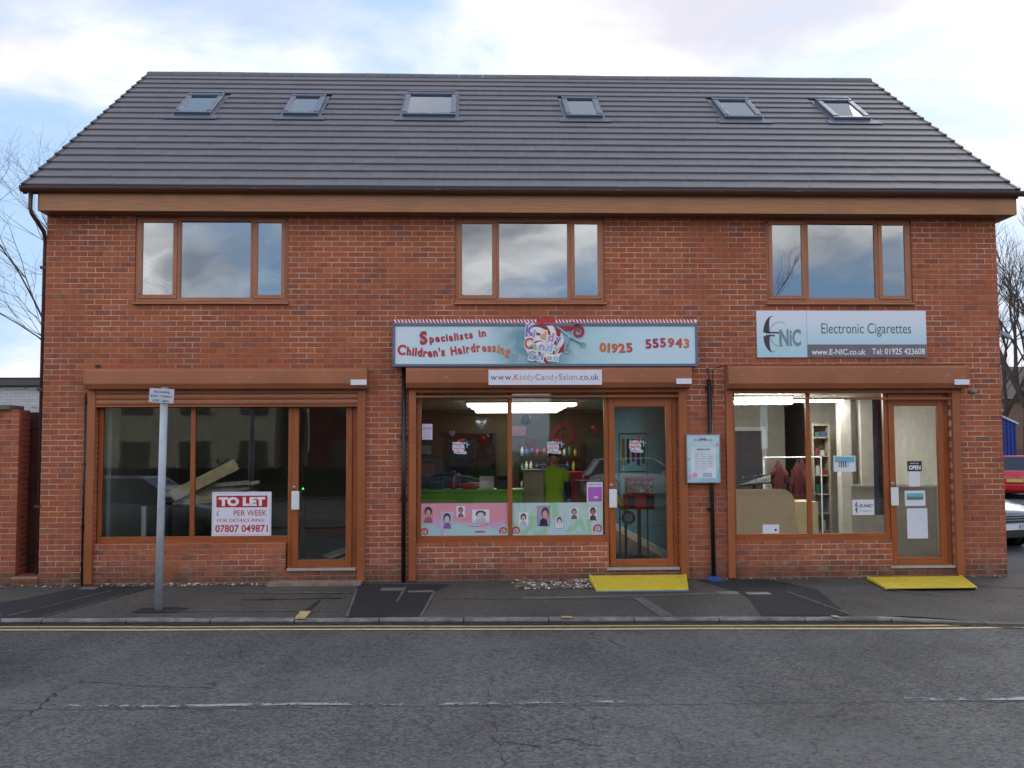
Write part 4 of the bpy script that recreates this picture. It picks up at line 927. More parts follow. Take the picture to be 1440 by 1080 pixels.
# ---- third shop
k = thing('sales_desk', 'beige rounded sales desk inside the vape shop window', 'desk', (10.2, 1.3, .09))
prf = [(9.3, .09), (10.82, .09), (10.82, .93)]+[(10.82-.2+.2*math.cos(a), .94+.2*math.sin(a)) for a in [R(q) for q in range(10, 91, 16)]]+[(9.3, 1.14)]
BEI = paint('beige_desk_laminate', (204, 180, 146), .45, 0, .04); MB().prism(prf, 1.2, 1.225, 'y').build('front_panel', BEI, k)
MB().box(9.3, 10.7, 1.23, 1.75, .98, 1.01).build('worktop', BEI, k); MB().box(10.86, 11.18, 1.2, 1.8, .09, .945).build('side_unit', paint('maple_unit', (226, 200, 152), .45, 0, .04), k, bevel=.004)
k = thing('monitor', 'dark tilted monitor standing on the vape shop desk', 'monitor', (10.25, 1.45, 1.01))
MB().add([(10.0, 1.35, 1.2), (10.5, 1.35, 1.25), (10.55, 1.5, 1.36), (10.1, 1.5, 1.34), (10.0, 1.38, 1.17), (10.5, 1.38, 1.22), (10.55, 1.53, 1.33), (10.1, 1.53, 1.31)], [(0,1,2,3),(4,5,6,7),(0,1,5,4),(1,2,6,5),(2,3,7,6),(3,0,4,7)]).build('screen', paint('dark_screen', (30, 34, 44), .2), k); MB().box(10.24, 10.3, 1.42, 1.48, 1.01, 1.24).build('stand', BLACKP, k)
for i, (x, lab) in enumerate(((9.75, 'black file box at the wall end of the vape shop desk'), (9.9, 'green tub beside the black file box on the vape shop desk'))):
    o = MB().prism([(1.35, 1.01), (1.5, 1.01), (1.5, 1.30-.04*i), (1.37, 1.28-.04*i)], x-.06, x+.06, 'x').build('file_box', paint('file%d' % i, ((40, 46, 44), (70, 92, 70))[i], .5), bevel=.005); tag(o, lab, 'box')
BURG = paint('burgundy_cloth', (76, 18, 26), .9, 0, .15, 5, .4, 15)
def coat(x, y, z, w, h, lab):
    k = thing('coat', lab, 'coat', (x, y, z), 'burgundy coats hanging in the vape shop'); n = 18; m = MB()
    rings = [(.02, .03, .03), (-.02, .12*w, .05), (-.10, .34*w, .07), (-.20, .44*w, .08), (-.45*h, .42*w, .08), (-.75*h, .5*w, .09), (-h, .58*w, .10)]
    for dz, rx, ry in rings:
        for q in range(n): a = 2*math.pi*q/n; m.v.append((x+rx*math.cos(a)*(1+.08*math.sin(4*a)), y+ry*math.sin(a)*(1+.2*math.sin(6*a)), z+dz))
    for i in range(len(rings)-1):
        for q in range(n): a, b_ = i*n+q, i*n+(q+1) % n; m.f.append((a, b_, b_+n, a+n))
    m.build('body', BURG, k, smooth=True)
    for s_ in (-1, 1): MB().tube([(x+s_*.26*w, y, z-.13), (x+s_*.46*w, y-.02, z-.34*h), (x+s_*.58*w, y-.04, z-.62*h)], [.05, .055, .045], 10).build('sleeve', BURG, k, smooth=True)
    MB().tube([(x, y, z), (x, y, z+.05), (x+.02, y, z+.07)], .004, 5).build('hook', ALU, k)
coat(11.13, 3.0, 1.53, .24, .62, 'burgundy coat with a hood hanging nearest the desk'); coat(11.46, 3.0, 1.50, .26, .85, 'burgundy coat hanging half behind the window post'); coat(11.62, 3.25, 1.55, .2, .9, 'narrow burgundy coat hanging behind the other coats')
k = thing('coat_rail', 'white rail carrying the burgundy coats', 'coat rail', (11.35, 3.1, .09)); MB().tube([(10.9, 3.05, 1.6), (11.9, 3.1, 1.6)], .012, 8).build('bar', WHITE, k)
for x in (10.9, 11.9): MB().tube([(x, 3.07, .09), (x, 3.07, 1.6)], .012, 8).build('upright', WHITE, k)
k = thing('shelf_unit', 'tall beige shelf unit full of small coloured boxes', 'shelves', (12.05, 3.6, .09))
MB().box(11.9, 11.93, 3.5, 3.8, .09, 2.2).build('side_panel', paint('dull_shelf_board', (150, 138, 120), .6), k); MB().box(12.19, 12.22, 3.5, 3.8, .09, 2.2).build('side_panel', paint('dull_shelf_board', (150, 138, 120), .6), k); MB().box(11.93, 12.19, 3.78, 3.8, .09, 2.2).build('back_panel', paint('dull_shelf_board', (150, 138, 120), .6), k)
zs2 = [.3, .62, .95, 1.28, 1.62, 1.95, 2.17]
for z in zs2: MB().box(11.93, 12.19, 3.5, 3.78, z-.02, z).build('shelf', paint('dull_shelf_board', (150, 138, 120), .6), k)
rc = random.Random(21); cn = 0
pal = [(112, 44, 50), (50, 70, 100), (150, 126, 60), (52, 90, 76), (60, 44, 58), (140, 80, 96), (44, 44, 48), (160, 156, 148)]
pn = {pal[0]: 'red', pal[1]: 'blue', pal[2]: 'yellow', pal[3]: 'green', pal[4]: 'purple', pal[5]: 'pink', pal[6]: 'black', pal[7]: 'pale grey'}
ordw = ['bottom', 'second', 'third', 'fourth', 'fifth', 'top']; nth = ['first', 'second', 'third', 'fourth', 'fifth', 'sixth', 'seventh']
for j, z in enumerate(zs2[:-1]):
    x = 11.96; q_ = 0
    while x < 12.14:
        w = rc.uniform(.06, .12); c_ = rc.choice(pal); h = rc.uniform(.08, .2)
        if x+w < 12.19:
            o = MB().box(x, x+w-.008, 3.53, 3.7, z, z+h).build('small_box', paint('stock_%d_%d_%d' % c_, c_, .45), bevel=.003); tag(o, '%s packet, %s from the desk end on the %s shelf of the beige unit' % (pn[c_], nth[q_], ordw[j]), 'box', 'stock packets on the beige shelves'); q_ += 1
        x += w+rc.uniform(0, .05)
COLW = paint('white_column_paint', (196, 190, 180), .8)
for xa, xb, lab in ((12.22, 12.42, 'narrow pale column beside the shelf unit in the vape shop'), (12.57, 12.80, 'wide pale column behind the vape shop door post')):
    k = thing('column', lab, 'column', ((xa+xb)/2, 3.1, .09)); MB().box(xa, xb, 3.0, 3.2, .09, 2.62).build('shaft', COLW, k, bevel=.01); MB().box(xa-.01, xb+.01, 2.99, 3.21, .09, .19).build('plinth', COLW, k)
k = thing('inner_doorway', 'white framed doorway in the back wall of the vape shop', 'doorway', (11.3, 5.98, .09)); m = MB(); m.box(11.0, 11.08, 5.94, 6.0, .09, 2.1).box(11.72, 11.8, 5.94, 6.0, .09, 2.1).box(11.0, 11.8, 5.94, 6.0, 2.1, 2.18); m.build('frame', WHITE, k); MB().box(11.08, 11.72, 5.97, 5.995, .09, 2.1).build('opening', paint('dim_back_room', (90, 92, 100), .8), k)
k = thing('door_screen', 'low cream panel standing inside the vape shop door', 'screen', (12.6, 1.6, .09)); MB().obox((12.55, 1.7, .62), (1, -.35, 0), (.35, 1, 0), (0, 0, 1), .62, .02, .52).build('panel', CREAM, k); MB().obox((12.55, 1.69, 1.16), (1, -.35, 0), (.35, 1, 0), (0, 0, 1), .63, .03, .015).build('cap', WHITE, k)
k = thing('painted_reflection', 'dark blue grey panel added as the reflection in the vape shop door glass', 'reflection_panel', (12.12, 1.0, .09)); MB().box(11.98, 12.30, 1.0, 1.01, .75, 2.5).build('reflection_panel', paint('navy_reflection', (62, 70, 92), .5, 0, .2, 3), k); MB().box(12.06, 12.10, .985, .999, .75, 2.5).build('stripe', paint('plum_stripe', (64, 28, 34), .6), k); MB().box(12.12, 12.16, 1.0, 1.04, .09, .75).build('pole', ALU, k); MB().box(11.98, 12.30, .95, 1.1, .09, .13).build('base', ALU, k)  # dark blue panel stands in for the reflection on the door glass
k = thing('dark_curtain', 'dark plum curtain beside the wide column in the vape shop', 'curtain', (12.95, 3.3, .2)); m = MB()
for i in range(13):
    x = 12.82+i*.028; yy = 3.4+.02*math.sin(i*1.6); m.v += [(x, yy, .35), (x, yy, 2.6), (x, yy+.012, .35), (x, yy+.012, 2.6)]
for i in range(12): a = 4*i; m.f += [(a, a+4, a+5, a+1), (a+2, a+3, a+7, a+6)]
m.build('cloth', paint('plum_cloth', (70, 34, 44), .9), k, smooth=True); MB().tube([(12.8, 3.4, 2.6), (13.16, 3.4, 2.6)], .01, 6).build('rod', ALU, k)

# ------------------------------------------------------------------ signs
def gradient(name, stops, axis, a0, a1, cloudy=0., rough=.3):
    """printed vertical / horizontal blend"""
    m, t, b = material(name); p = t.pos(); c = t.xyz(p)[axis]
    n = t.n.new('ShaderNodeMapRange'); t.put(n.inputs[0], c); n.inputs[1].default_value = a0; n.inputs[2].default_value = a1
    cr = t.n.new('ShaderNodeValToRGB'); t.l.new(n.outputs[0], cr.inputs[0]); e = cr.color_ramp
    e.elements[0].position = stops[0][0]; e.elements[0].color = lin(stops[0][1])+(1,); e.elements[1].position = stops[-1][0]; e.elements[1].color = lin(stops[-1][1])+(1,)
    for q, col in stops[1:-1]: k_ = e.elements.new(q); k_.color = lin(col)+(1,)
    col = cr.outputs[0]
    if cloudy: col = t.mix(t.ramp(t.noise(t.scale(p, (1, 1, 1.6)), 3.2, 3, .5, 1.0), .35, .7, 0, cloudy), col, lin((214, 232, 228)))
    t.put(b.inputs['Base Color'], col); b.inputs['Roughness'].default_value = rough; return m
def SX(u): return 4.81+(u-552)/101.1
def SZ(v): return 3.52-(v-454)/101.6
k = thing('salon_sign', 'long pale blue fascia sign with candy striped top over the middle shop', 'sign', (6.93, -.1, 2.91)); KS = k
FR = paint('blue_grey_sign_frame', (104, 120, 142), .35, .4)
x0, x1, z0, z1 = 4.81, 9.05, 2.91, 3.52
m = MB(); m.box(x0, x1, -.2, -.03, z1-.045, z1).box(x0, x1, -.2, -.03, z0, z0+.04).box(x0, x0+.035, -.2, -.03, z0+.04, z1-.045).box(x1-.035, x1, -.2, -.03, z0+.04, z1-.045); m.build('frame', FR, k, bevel=.006)
face = gradient('salon_sign_print', [(0, (226, 232, 240)), (.12, (208, 232, 240)), (.30, (204, 228, 236)), (.41, (112, 158, 170)), (.52, (124, 168, 178)), (.64, (180, 214, 222)), (.8, (204, 230, 240)), (1, (206, 230, 242))], 0, x0, x1, .35)
MB().box(x0+.035, x1-.035, -.185, -.04, z0+.04, z1-.045).build('panel', face, k)
YF = -.1885
CR, WS = paint('candy_red', (206, 40, 44), .4), paint('candy_white', (238, 236, 236), .4)
n = 0; x = x0+.01
MB().box(x0+.01, x1-.01, -.192, -.16, z1+.001, z1+.048).build('candy_strip', WS, k)
m = MB()
while x < x1-.05:
    if not (SX(753) < x < SX(779)): m.add([(x, -.195, z1+.001), (x+.024, -.195, z1+.001), (x+.002, -.195, z1+.049), (x-.022, -.195, z1+.049), (x, -.158, z1+.001), (x+.024, -.158, z1+.001), (x+.002, -.158, z1+.049), (x-.022, -.158, z1+.049)], [(0,1,2,3),(4,5,6,7),(0,1,5,4),(1,2,6,5),(2,3,7,6),(3,0,4,7)])
    x += .0485
m.build('candy_stripe', CR, k); MB().box(SX(753), SX(780), -.197, -.157, z1-.001, z1+.056).build('candy_band', paint('bright_red', (206, 30, 24), .35), k)
# curved lettering, letter by letter, red to orange
def fancy(s, path, cap, cols, parent, first=1.0, y=YF, bold=.035, gap=1.0, edge=True):
    """letters spread along a polyline of (x,z)"""
    seg = []; tot = 0
    for i in range(len(path)-1): l_ = math.dist(path[i], path[i+1]); seg.append((tot, l_, i)); tot += l_
    ws = []
    for ch in s:
        if ch == ' ': ws.append(.55); continue
        vs, fs = glyph_bounds(ch, bold); ws.append(max(v[0] for v in vs)-min(v[0] for v in vs)+.13)
    ws[0] *= first
    kx = tot/(sum(ws)-.13); pos = 0; n = len(s)
    for i, ch in enumerate(s):
        w = ws[i]*kx
        if ch != ' ':
            c_ = pos; sg = [q for q in seg if q[0] <= c_+1e-6][-1]; f = (c_-sg[0])/sg[1]; a, b_ = path[sg[2]], path[sg[2]+1]
            px, pz = a[0]+(b_[0]-a[0])*f, a[1]+(b_[1]-a[1])*f; rot = math.atan2(b_[1]-a[1], b_[0]-a[0])
            cc = cols[int(i*len(cols)/n)]; hh = cap*(first if i == 0 else 1)
            g = w-.13*kx*(first if i == 0 else 1)
            if edge: text(ch, px+.006, px+g+.006, pz-hh*.03*(0 if first == 1 else 1)-.006, hh, y+.0012, paint('letter_shadow', (120, 84, 96), .5), parent, bold, rot)
            text(ch, px, px+g, pz-(hh-cap)*.35, hh, y, paint('ink_%d_%d_%d' % cc, cc, .4, var=.12, scale=25), parent, bold, rot+.02*math.sin(i*2.1))
        pos += w
RO_ = [(196, 52, 66), (200, 56, 66), (202, 64, 66), (206, 74, 70), (212, 92, 76), (216, 116, 84), (222, 140, 92)]
fancy('Specialists in', [(SX(590), SZ(482)), (SX(640), SZ(478)), (SX(682), SZ(472))], .098, RO_[:4], k, 1.75)
fancy("Children's Hairdressing", [(SX(558), SZ(497)), (SX(600), SZ(501.5)), (SX(632), SZ(499)), (SX(670), SZ(493.5)), (SX(692), SZ(494)), (SX(714), SZ(499))], .112, RO_, k, 1.25)
fancy('01925', [(SX(841), SZ(494)), (SX(866), SZ(496)), (SX(888), SZ(494.5))], .125, [(226, 120, 60), (222, 100, 64), (214, 80, 70)], k)
fancy('555943', [(SX(907), SZ(490)), (SX(934), SZ(487.5)), (SX(968), SZ(489))], .125, [(186, 44, 84), (200, 60, 80), (212, 90, 76), (226, 124, 66)], k)
# round candy logo
cx, cz, rr = SX(764), SZ(483), .275
m = MB(); m.lathe([(rr, .0), (rr, -.012)], (cx, -.188, cz), 40, 'y').build('logo_disc', WS, k)
for i in range(6):
    m = MB(); pts_o, pts_i = [], []
    for j in range(9):
        f = j/8; r = .02+f*(rr-.008); a = i*math.pi/3+1.5*f+.2; pts_o.append((cx+r*math.cos(a), cz+r*math.sin(a))); pts_i.append((cx+r*math.cos(a+.5*(f*.9+.2)), cz+r*math.sin(a+.5*(f*.9+.2))))
    for j in range(8): m.add([(p[0], -.2015, p[1]) for p in (pts_o[j], pts_o[j+1], pts_i[j+1], pts_i[j])], [(0, 1, 2, 3)])
    m.build('logo_swirl', paint('logo_red', (168, 34, 54), .4), k)
LC = [(138, 108, 190), (150, 170, 220), (222, 160, 100), (200, 130, 200)]
def logo_word(s, u0, u1, v0, v1, cap, cols, y, wk=.075):
    n = len(s)
    for i, ch in enumerate(s):
        f = i/(n-1); u = u0+(u1-u0)*f; v = v0+(v1-v0)*f; c_ = cols[i % len(cols)]; w = wk if ch not in 'il' else .034
        hh = cap*(1.4 if i == 0 else 1)
        if i == 0: w = wk*1.5
        text(ch, SX(u)-.010, SX(u)+w+.010, SZ(v)-.010, hh+.020, y+.0008, WS, k, .075, -.12); text(ch, SX(u), SX(u)+w, SZ(v), hh, y, paint('ink_%d_%d_%d' % c_, c_, .4, var=.12, scale=25), k, .03, -.12)
logo_word('Kiddy', 737, 779, 473, 482, .125, LC, -.206, .08); logo_word('Candy', 735, 777, 490, 495, .115, [(214, 84, 78), (150, 190, 150), (170, 150, 220), (150, 180, 222), (170, 190, 130)], -.2075, .08); logo_word('Salon', 741, 776, 505, 507, .085, [(130, 170, 200), (150, 186, 210), (130, 160, 200)], -.209, .068)
# hair curl and scissors
m = MB(); swirl(m, SX(811), SZ(467), .012, .088, 1.5, .026, -.2, R(-60), 40, .008); m.build('logo_curl', paint('logo_red', (168, 34, 54), .4), k)
m = MB().prism([(SX(785), SZ(459)), (SX(792), SZ(455)), (SX(804), SZ(452.5)), (SX(815), SZ(456)), (SX(808), SZ(462)), (SX(797), SZ(466)), (SX(790), SZ(464))], -.199, -.191, 'y'); m.build('logo_curl', paint('logo_red', (168, 34, 54), .4), k)
SC = paint('scissor_blue', (156, 198, 214), .35)
m = MB(); m.tube([(SX(785), -.204, SZ(461)), (SX(798), -.204, SZ(473)), (SX(818), -.204, SZ(485))], [.006, .016, .010], 8); m.tube([(SX(803), -.206, SZ(462)), (SX(798), -.206, SZ(474)), (SX(796), -.206, SZ(490))], [.006, .016, .010], 8)
for u, v in ((818.5, 485), (795.5, 494)): 
    ring = [(SX(u)+.032*math.cos(a), -.204, SZ(v)+.032*math.sin(a)) for a in [R(q) for q in range(0, 361, 24)]]; m.tube(ring, .008, 6)
m.build('logo_scissors', SC, k, smooth=True)
m = MB()
rc = random.Random(2)
for i in range(26): u = rc.choice([rc.uniform(716, 738), rc.uniform(786, 830)]); v = rc.uniform(463, 508); r = rc.uniform(.003, .008); m.lathe([(r, 0), (r, -.001)], (SX(u), YF, SZ(v)), 8, 'y')
m.build('sparkle', WS, k)
# website panel on the shutter housing
k = thing('website_board', 'white board with a web address on the middle shutter housing', 'sign', (6.9, -.21, 2.64)); MB().box(6.13, 7.70, -.219, -.2105, 2.655, 2.865).build('board', paint('white_board', (232, 228, 238), .4, var=.02), k)
s = 'www.KiddyCandySalon.co.uk'; xx = 6.16; 
cols = {}
def ink(i):
    if i < 4 or i >= len(s)-6: return (120, 104, 132)
    return [(150, 160, 190), (176, 196, 120), (190, 150, 200), (140, 190, 200), (210, 120, 110)][i % 5]
ws = []
for ch in s:
    vs, fs = glyph_bounds(ch, .01); ws.append(max(v[0] for v in vs)-min(v[0] for v in vs)+.10)
kx = 1.51/sum(ws)
for ch, w, i in zip(s, ws, range(99)):
    text(ch, xx, xx+(w-.10)*kx, 2.725, .085, -.2203, paint('ink_%d_%d_%d' % ink(i), ink(i), .5), k, .01); xx += w*kx
# vape shop sign
k = thing('vape_shop_sign', 'white and grey electronic cigarettes sign over the end shop', 'sign', (11.15, -.02, 3.05))
MB().box(9.935, 12.375, -.028, -.002, 3.05, 3.712).build('board', gradient('vape_sign_print', [(0, (184, 220, 230)), (.35, (196, 226, 236)), (.75, (226, 234, 244)), (1, (234, 234, 244))], 2, 3.05, 3.71), k)
MB().box(10.655, 12.372, -.0315, -.0285, 3.053, 3.232).build('band', paint('mid_grey_print', (118, 112, 122), .4), k)
MB().box(10.650, 10.654, -.031, -.0285, 3.053, 3.71).build('divider', paint('divider_grey', (150, 170, 180), .4), k)
DK = paint('slate_ink', (78, 96, 112), .4)
text('Electronic Cigarettes', 10.86, 12.155, 3.39, .155, -.0295, DK, k, -.002); text('www.E-NIC.co.uk', 10.71, 11.49, 3.088, .083, -.033, WS, k, .018); text('Tel: 01925 423608', 11.58, 12.345, 3.092, .088, -.033, WS, k, .018)
INK = paint('charcoal_ink', (62, 60, 70), .4); SIL = paint('silver_ink', (140, 150, 156), .35)
def crescentE(parent, cx, cz, r, y, mat, mat2, part='logo'):
    m = MB(); n = 20
    for a0, a1, dz in ((R(80), R(178), .012), (R(184), R(285), -.012)):
        o_, i_ = [], []
        for j in range(n+1):
            a = a0+(a1-a0)*j/n; o_.append((cx+r*.52*math.cos(a)*1.05, cz+dz+r*math.sin(a))); w = .34*abs(math.sin((a-a0)/(a1-a0)*math.pi*.5+(0 if dz > 0 else math.pi/2)))+.08; i_.append((cx+r*(.52-w*.8)*math.cos(a)*1.05+.0, cz+dz+(r*(1-w*.18))*math.sin(a)))
        for j in range(n): m.add([(p[0], y, p[1]) for p in (o_[j], o_[j+1], i_[j+1], i_[j])], [(0, 1, 2, 3)])
    m.add([(cx-r*.4, y, cz+.010), (cx+r*.38, y, cz+.010), (cx+r*.38, y, cz+.010+r*.09), (cx-r*.4, y, cz+.010+r*.09)], [(0, 1, 2, 3)])
    m.add([(cx-r*.4, y, cz-.010), (cx+r*.12, y, cz-.010), (cx+r*.12, y, cz-.010-r*.09), (cx-r*.4, y, cz-.010-r*.09)], [(0, 1, 2, 3)])
    m.build(part, mat, parent, fix=False)
    m = MB(); 
    for j in range(26):
        a, a2 = R(60+j*9), R(60+(j+1)*9); q = [(cx+r*.42+r*.62*math.cos(a), cz+r*.72*math.sin(a)), (cx+r*.42+r*.62*math.cos(a2), cz+r*.72*math.sin(a2)), (cx+r*.42+r*.58*math.cos(a2), cz+r*.69*math.sin(a2)), (cx+r*.42+r*.58*math.cos(a), cz+r*.69*math.sin(a))]
        m.add([(p[0], y+.0006, p[1]) for p in q], [(0, 1, 2, 3)])
    m.build(part, mat2, parent, fix=False)
crescentE(k, 10.16, 3.38, .245, -.0305, INK, SIL); text('NiC', 10.262, 10.565, 3.22, .235, -.0312, SIL, k, .03); text('NiC', 10.255, 10.558, 3.224, .235, -.0318, paint('teal_ink', (112, 150, 158), .35), k, -.004)
# opening hours board
k = thing('opening_hours_board', 'pastel framed opening hours board on the brick pier between shops', 'notice board', (9.13, -.09, 1.3))
MB().box(8.895, 9.352, -.105, -.082, 1.298, 1.957).build('board', gradient('hours_print', [(0, (150, 196, 206)), (.5, (170, 214, 214)), (1, (190, 214, 222))], 2, 1.3, 1.95, .4), k, bevel=.004)
m = MB(); y = -.108; m.box(8.885, 9.362, -.11, -.08, 1.288, 1.3).box(8.885, 9.362, -.11, -.08, 1.955, 1.967).box(8.885, 8.897, -.11, -.08, 1.3, 1.955).box(9.35, 9.362, -.11, -.08, 1.3, 1.955); m.build('frame', ALU, k)
MB().box(8.95, 9.30, -.1065, -.1052, 1.355, 1.79).build('card', paint('pale_card', (216, 224, 232), .5), k); PI_ = paint('pink_print', (222, 150, 190), .5); TK = paint('grey_ink', (96, 90, 104), .5)
text('Kiddy Candy', 9.0, 9.26, 1.875, .028, -.1058, paint('mauve', (150, 120, 170), .5), k, .03); MB().box(9.075, 9.17, -.1062, -.1055, 1.88, 1.915).build('print', paint('mauve', (150, 120, 170), .5), k)
text('OPENING HOURS', 9.03, 9.22, 1.745, .022, -.1072, INK, k, .03)
for i, (a, b_) in enumerate((('Monday', 'Closed'), ('Tuesday', '9.30am - 5.30pm'), ('Wednesday', '9.30am - 5.30pm'), ('Thursday', '9.30am - 5.30pm'), ('Friday', '9.30am - 5.30pm'), ('Saturday', '9.00am - 5.00pm'), ('Sunday', 'Closed'))):
    z = 1.685-.034*i; text(a, 9.0, 9.0+.009*len(a), z, .014, -.1072, TK, k, .0); text(b_, 9.09, 9.09+.0108*len(b_), z, .014, -.1072, TK, k, .0)
m = MB()
for x, z, r in ((8.93, 1.38, .03), (9.0, 1.40, .035), (9.32, 1.82, .022), (8.92, 1.62, .02)): m.lathe([(r, 0), (r, -.001)], (x, -.1075, z), 14, 'y')
m.build('print', PI_, k); MB().box(9.11, 9.24, -.108, -.107, 1.37, 1.43).build('print', paint('lavender', (180, 176, 214), .5), k)
# to let board
k = thing('to_let_board', 'red and white letting board in the empty shop window', 'sign', (2.71, .1, .59))
MB().box(2.30, 3.115, .097, .107, .592, 1.197).build('board', paint('white_board', (232, 228, 238), .4, var=.02), k)
m = MB(); g = .016; m.box(2.30+g, 3.115-g, .0955, .0965, 1.197-g-.004, 1.197-g).box(2.30+g, 3.115-g, .0955, .0965, .592+g, .592+g+.004).box(2.30+g, 2.30+g+.004, .0955, .0965, .592+g, 1.197-g).box(3.115-g-.004, 3.115-g, .0955, .0965, .592+g, 1.197-g); m.build('border', paint('grey_border', (180, 176, 186), .5), k)
REDI = paint('red_ink', (186, 36, 52), .4); MB().box(2.36, 3.06, .094, .0965, .985, 1.145).build('band', REDI, k)
text('TO LET', 2.39, 3.03, 1.012, .11, .0935, WS, k, .065); text('\u00a3', 2.365, 2.40, .872, .075, .0955, REDI, k, .0); text('PER WEEK', 2.60, 3.055, .868, .08, .0955, REDI, k, .004)
text('FOR DETAILS RING:', 2.37, 3.03, .785, .045, .0955, REDI, k, .0, 0, .2); text('07807 049871', 2.35, 3.07, .645, .10, .0955, REDI, k, .02)
# window notices
def notice(name, lab, cat, x0, x1, z0, z1, col, y=.108, group=None):
    k = thing(name, lab, cat, ((x0+x1)/2, y, z0), group); MB().box(x0, x1, y-.0015, y+.0015, z0, z1).build('sheet', paint('paper_%d_%d_%d' % col, col, .7, var=.02), k); return k
DY = .088
k = notice('small_notice', 'small white and purple notice at the top corner of the salon window', 'notice', 5.20, 5.345, 1.91, 2.13, (214, 204, 226)); text('SALON', 5.215, 5.33, 2.05, .035, .105, paint('mauve', (150, 120, 170), .5), k, .03)
for i in range(3): text('no smoking area', 5.22, 5.325, 2.01-.03*i, .014, .105, paint('mauve', (150, 120, 170), .5), k) if i == 0 else MB().box(5.22, 5.32, .1052, .106, 2.0-.03*i, 2.006-.03*i).build('print', paint('mauve', (150, 120, 170), .5), k)
k = notice('purple_poster', 'purple and white poster on the salon glass beside the door', 'poster', 7.512, 7.738, 1.015, 1.303, (216, 210, 220)); MB().box(7.53, 7.725, .1045, .106, 1.03, 1.235).build('picture', paint('violet_print', (176, 96, 190), .5), k)
MB().ball((7.64, .106, 1.09), .055, .002, .028, 14, 6).build('print', paint('cream_print', (216, 206, 196), .5), k); text('KIDS CLUB', 7.54, 7.71, 1.26, .022, .1045, paint('mauve', (150, 120, 170), .5), k, .02)
k = notice('product_poster', 'small blue and white poster of pens in the vape shop window', 'poster', 11.04, 11.355, 1.43, 1.655, (222, 228, 236)); MB().box(11.055, 11.34, .1045, .106, 1.56, 1.64).build('print', paint('aqua_print', (110, 180, 196), .5), k)
for i, c_ in enumerate([(200, 90, 110), (40, 40, 60), (40, 40, 50), (30, 40, 50), (150, 190, 200)]): MB().box(11.11+.032*i, 11.124+.032*i, .1035, .1044, 1.49, 1.575).build('pen', paint('pen_%d' % i, c_, .4), k)
k = notice('logo_card', 'white card with a black and teal logo low in the vape shop window', 'card', 11.293, 11.605, .815, 1.03, (224, 224, 232)); crescentE(k, 11.37, .925, .07, .104, INK, SIL); text('E-NiC', 11.40, 11.58, .925, .045, .104, paint('deep_teal', (50, 110, 120), .4), k, .03, 0, .2); text('E-cigarettes', 11.40, 11.58, .865, .018, .104, TK, k)
k = notice('paper_slip', 'small folded white paper on the ledge before the sales desk', 'paper', 10.0, 10.235, .565, .69, (226, 226, 234)); MB().box(10.17, 10.20, .1035, .1045, .60, .63).build('print', INK, k)
k = notice('open_sign', 'small black OPEN sign on the vape shop door', 'sign', 12.095, 12.305, 1.43, 1.575, (36, 42, 62), .09); text('OPEN', 12.115, 12.285, 1.455, .06, .0872, WS, k, .04); text("we're", 12.13, 12.26, 1.535, .02, .0872, WS, k, .01)
k = notice('hours_slip', 'narrow blank paper right under the OPEN sign', 'paper', 12.115, 12.275, 1.215, 1.425, (222, 222, 232), .09)
k = notice('banner_poster', 'landscape poster with a teal band on the vape shop door', 'poster', 12.045, 12.34, .94, 1.155, (222, 226, 234), .09); MB().box(12.07, 12.315, .0865, .088, 1.05, 1.12).build('print', paint('aqua_print', (110, 180, 196), .5), k); MB().box(12.075, 12.31, .0855, .0865, 1.025, 1.07).build('print', paint('grey_green_print', (100, 124, 116), .5), k)
k = notice('price_list', 'tall blank white paper lowest on the vape shop door', 'paper', 12.068, 12.363, .48, .905, (218, 218, 234), .09)
# swirl stickers
def sticker(x, z, y, lab):
    k = thing('logo_sticker', lab, 'sticker', (x, y, z), 'candy logo stickers on the salon glass')
    MB().lathe([(.085, 0), (.085, -.002)], (x-.02, y, z), 24, 'y').build('disc', WS, k)
    for i in range(5):
        m = MB(); pts = [(x-.02+r*math.cos(a), z+r*math.sin(a)) for r, a in ((.01, i*1.257), (.05, i*1.257+.5), (.082, i*1.257+.9), (.082, i*1.257+1.35), (.05, i*1.257+1.1))]; m.disc(pts, y-.003).build('swirl', paint('logo_red', (168, 34, 54), .4), k, fix=False)
    for s_, dx, dz, c_ in (('Kiddy', -.10, .035, (120, 100, 180)), ('Candy', -.105, -.02, (206, 90, 80)), ('Salon', -.08, -.075, (120, 160, 190))): text(s_, x+dx-.003, x+dx+.173, z+dz-.003, .046, y-.0036, WS, k, .1); text(s_, x+dx, x+dx+.17, z+dz, .04, y-.0044, paint('ink_%d_%d_%d' % c_, c_, .4, var=.12, scale=25), k, .02)
    m = MB(); m.tube([(x+.05, y-.004, z+.09), (x+.11, y-.004, z+.04), (x+.14, y-.004, z+.055)], [.006, .008, .004], 6); m.tube([(x+.10, y-.004, z+.09), (x+.10, y-.004, z-.0)], .006, 6); m.build('scissors', SC, k)
    MB().disc([(x-.04, z+.085), (x+.03, z+.095), (x+.09, z+.125), (x+.03, z+.13), (x-.02, z+.115)], y-.003).build('curl', paint('logo_red', (168, 34, 54), .4), k, fix=False)
sticker(5.73, 1.79, .106, 'round candy swirl sticker on the pane with the white heart balloon'); sticker(7.06, 1.79, .106, 'round candy swirl sticker in front of the person in green'); sticker(8.22, 1.80, .09, 'round candy swirl sticker on the salon door glass')
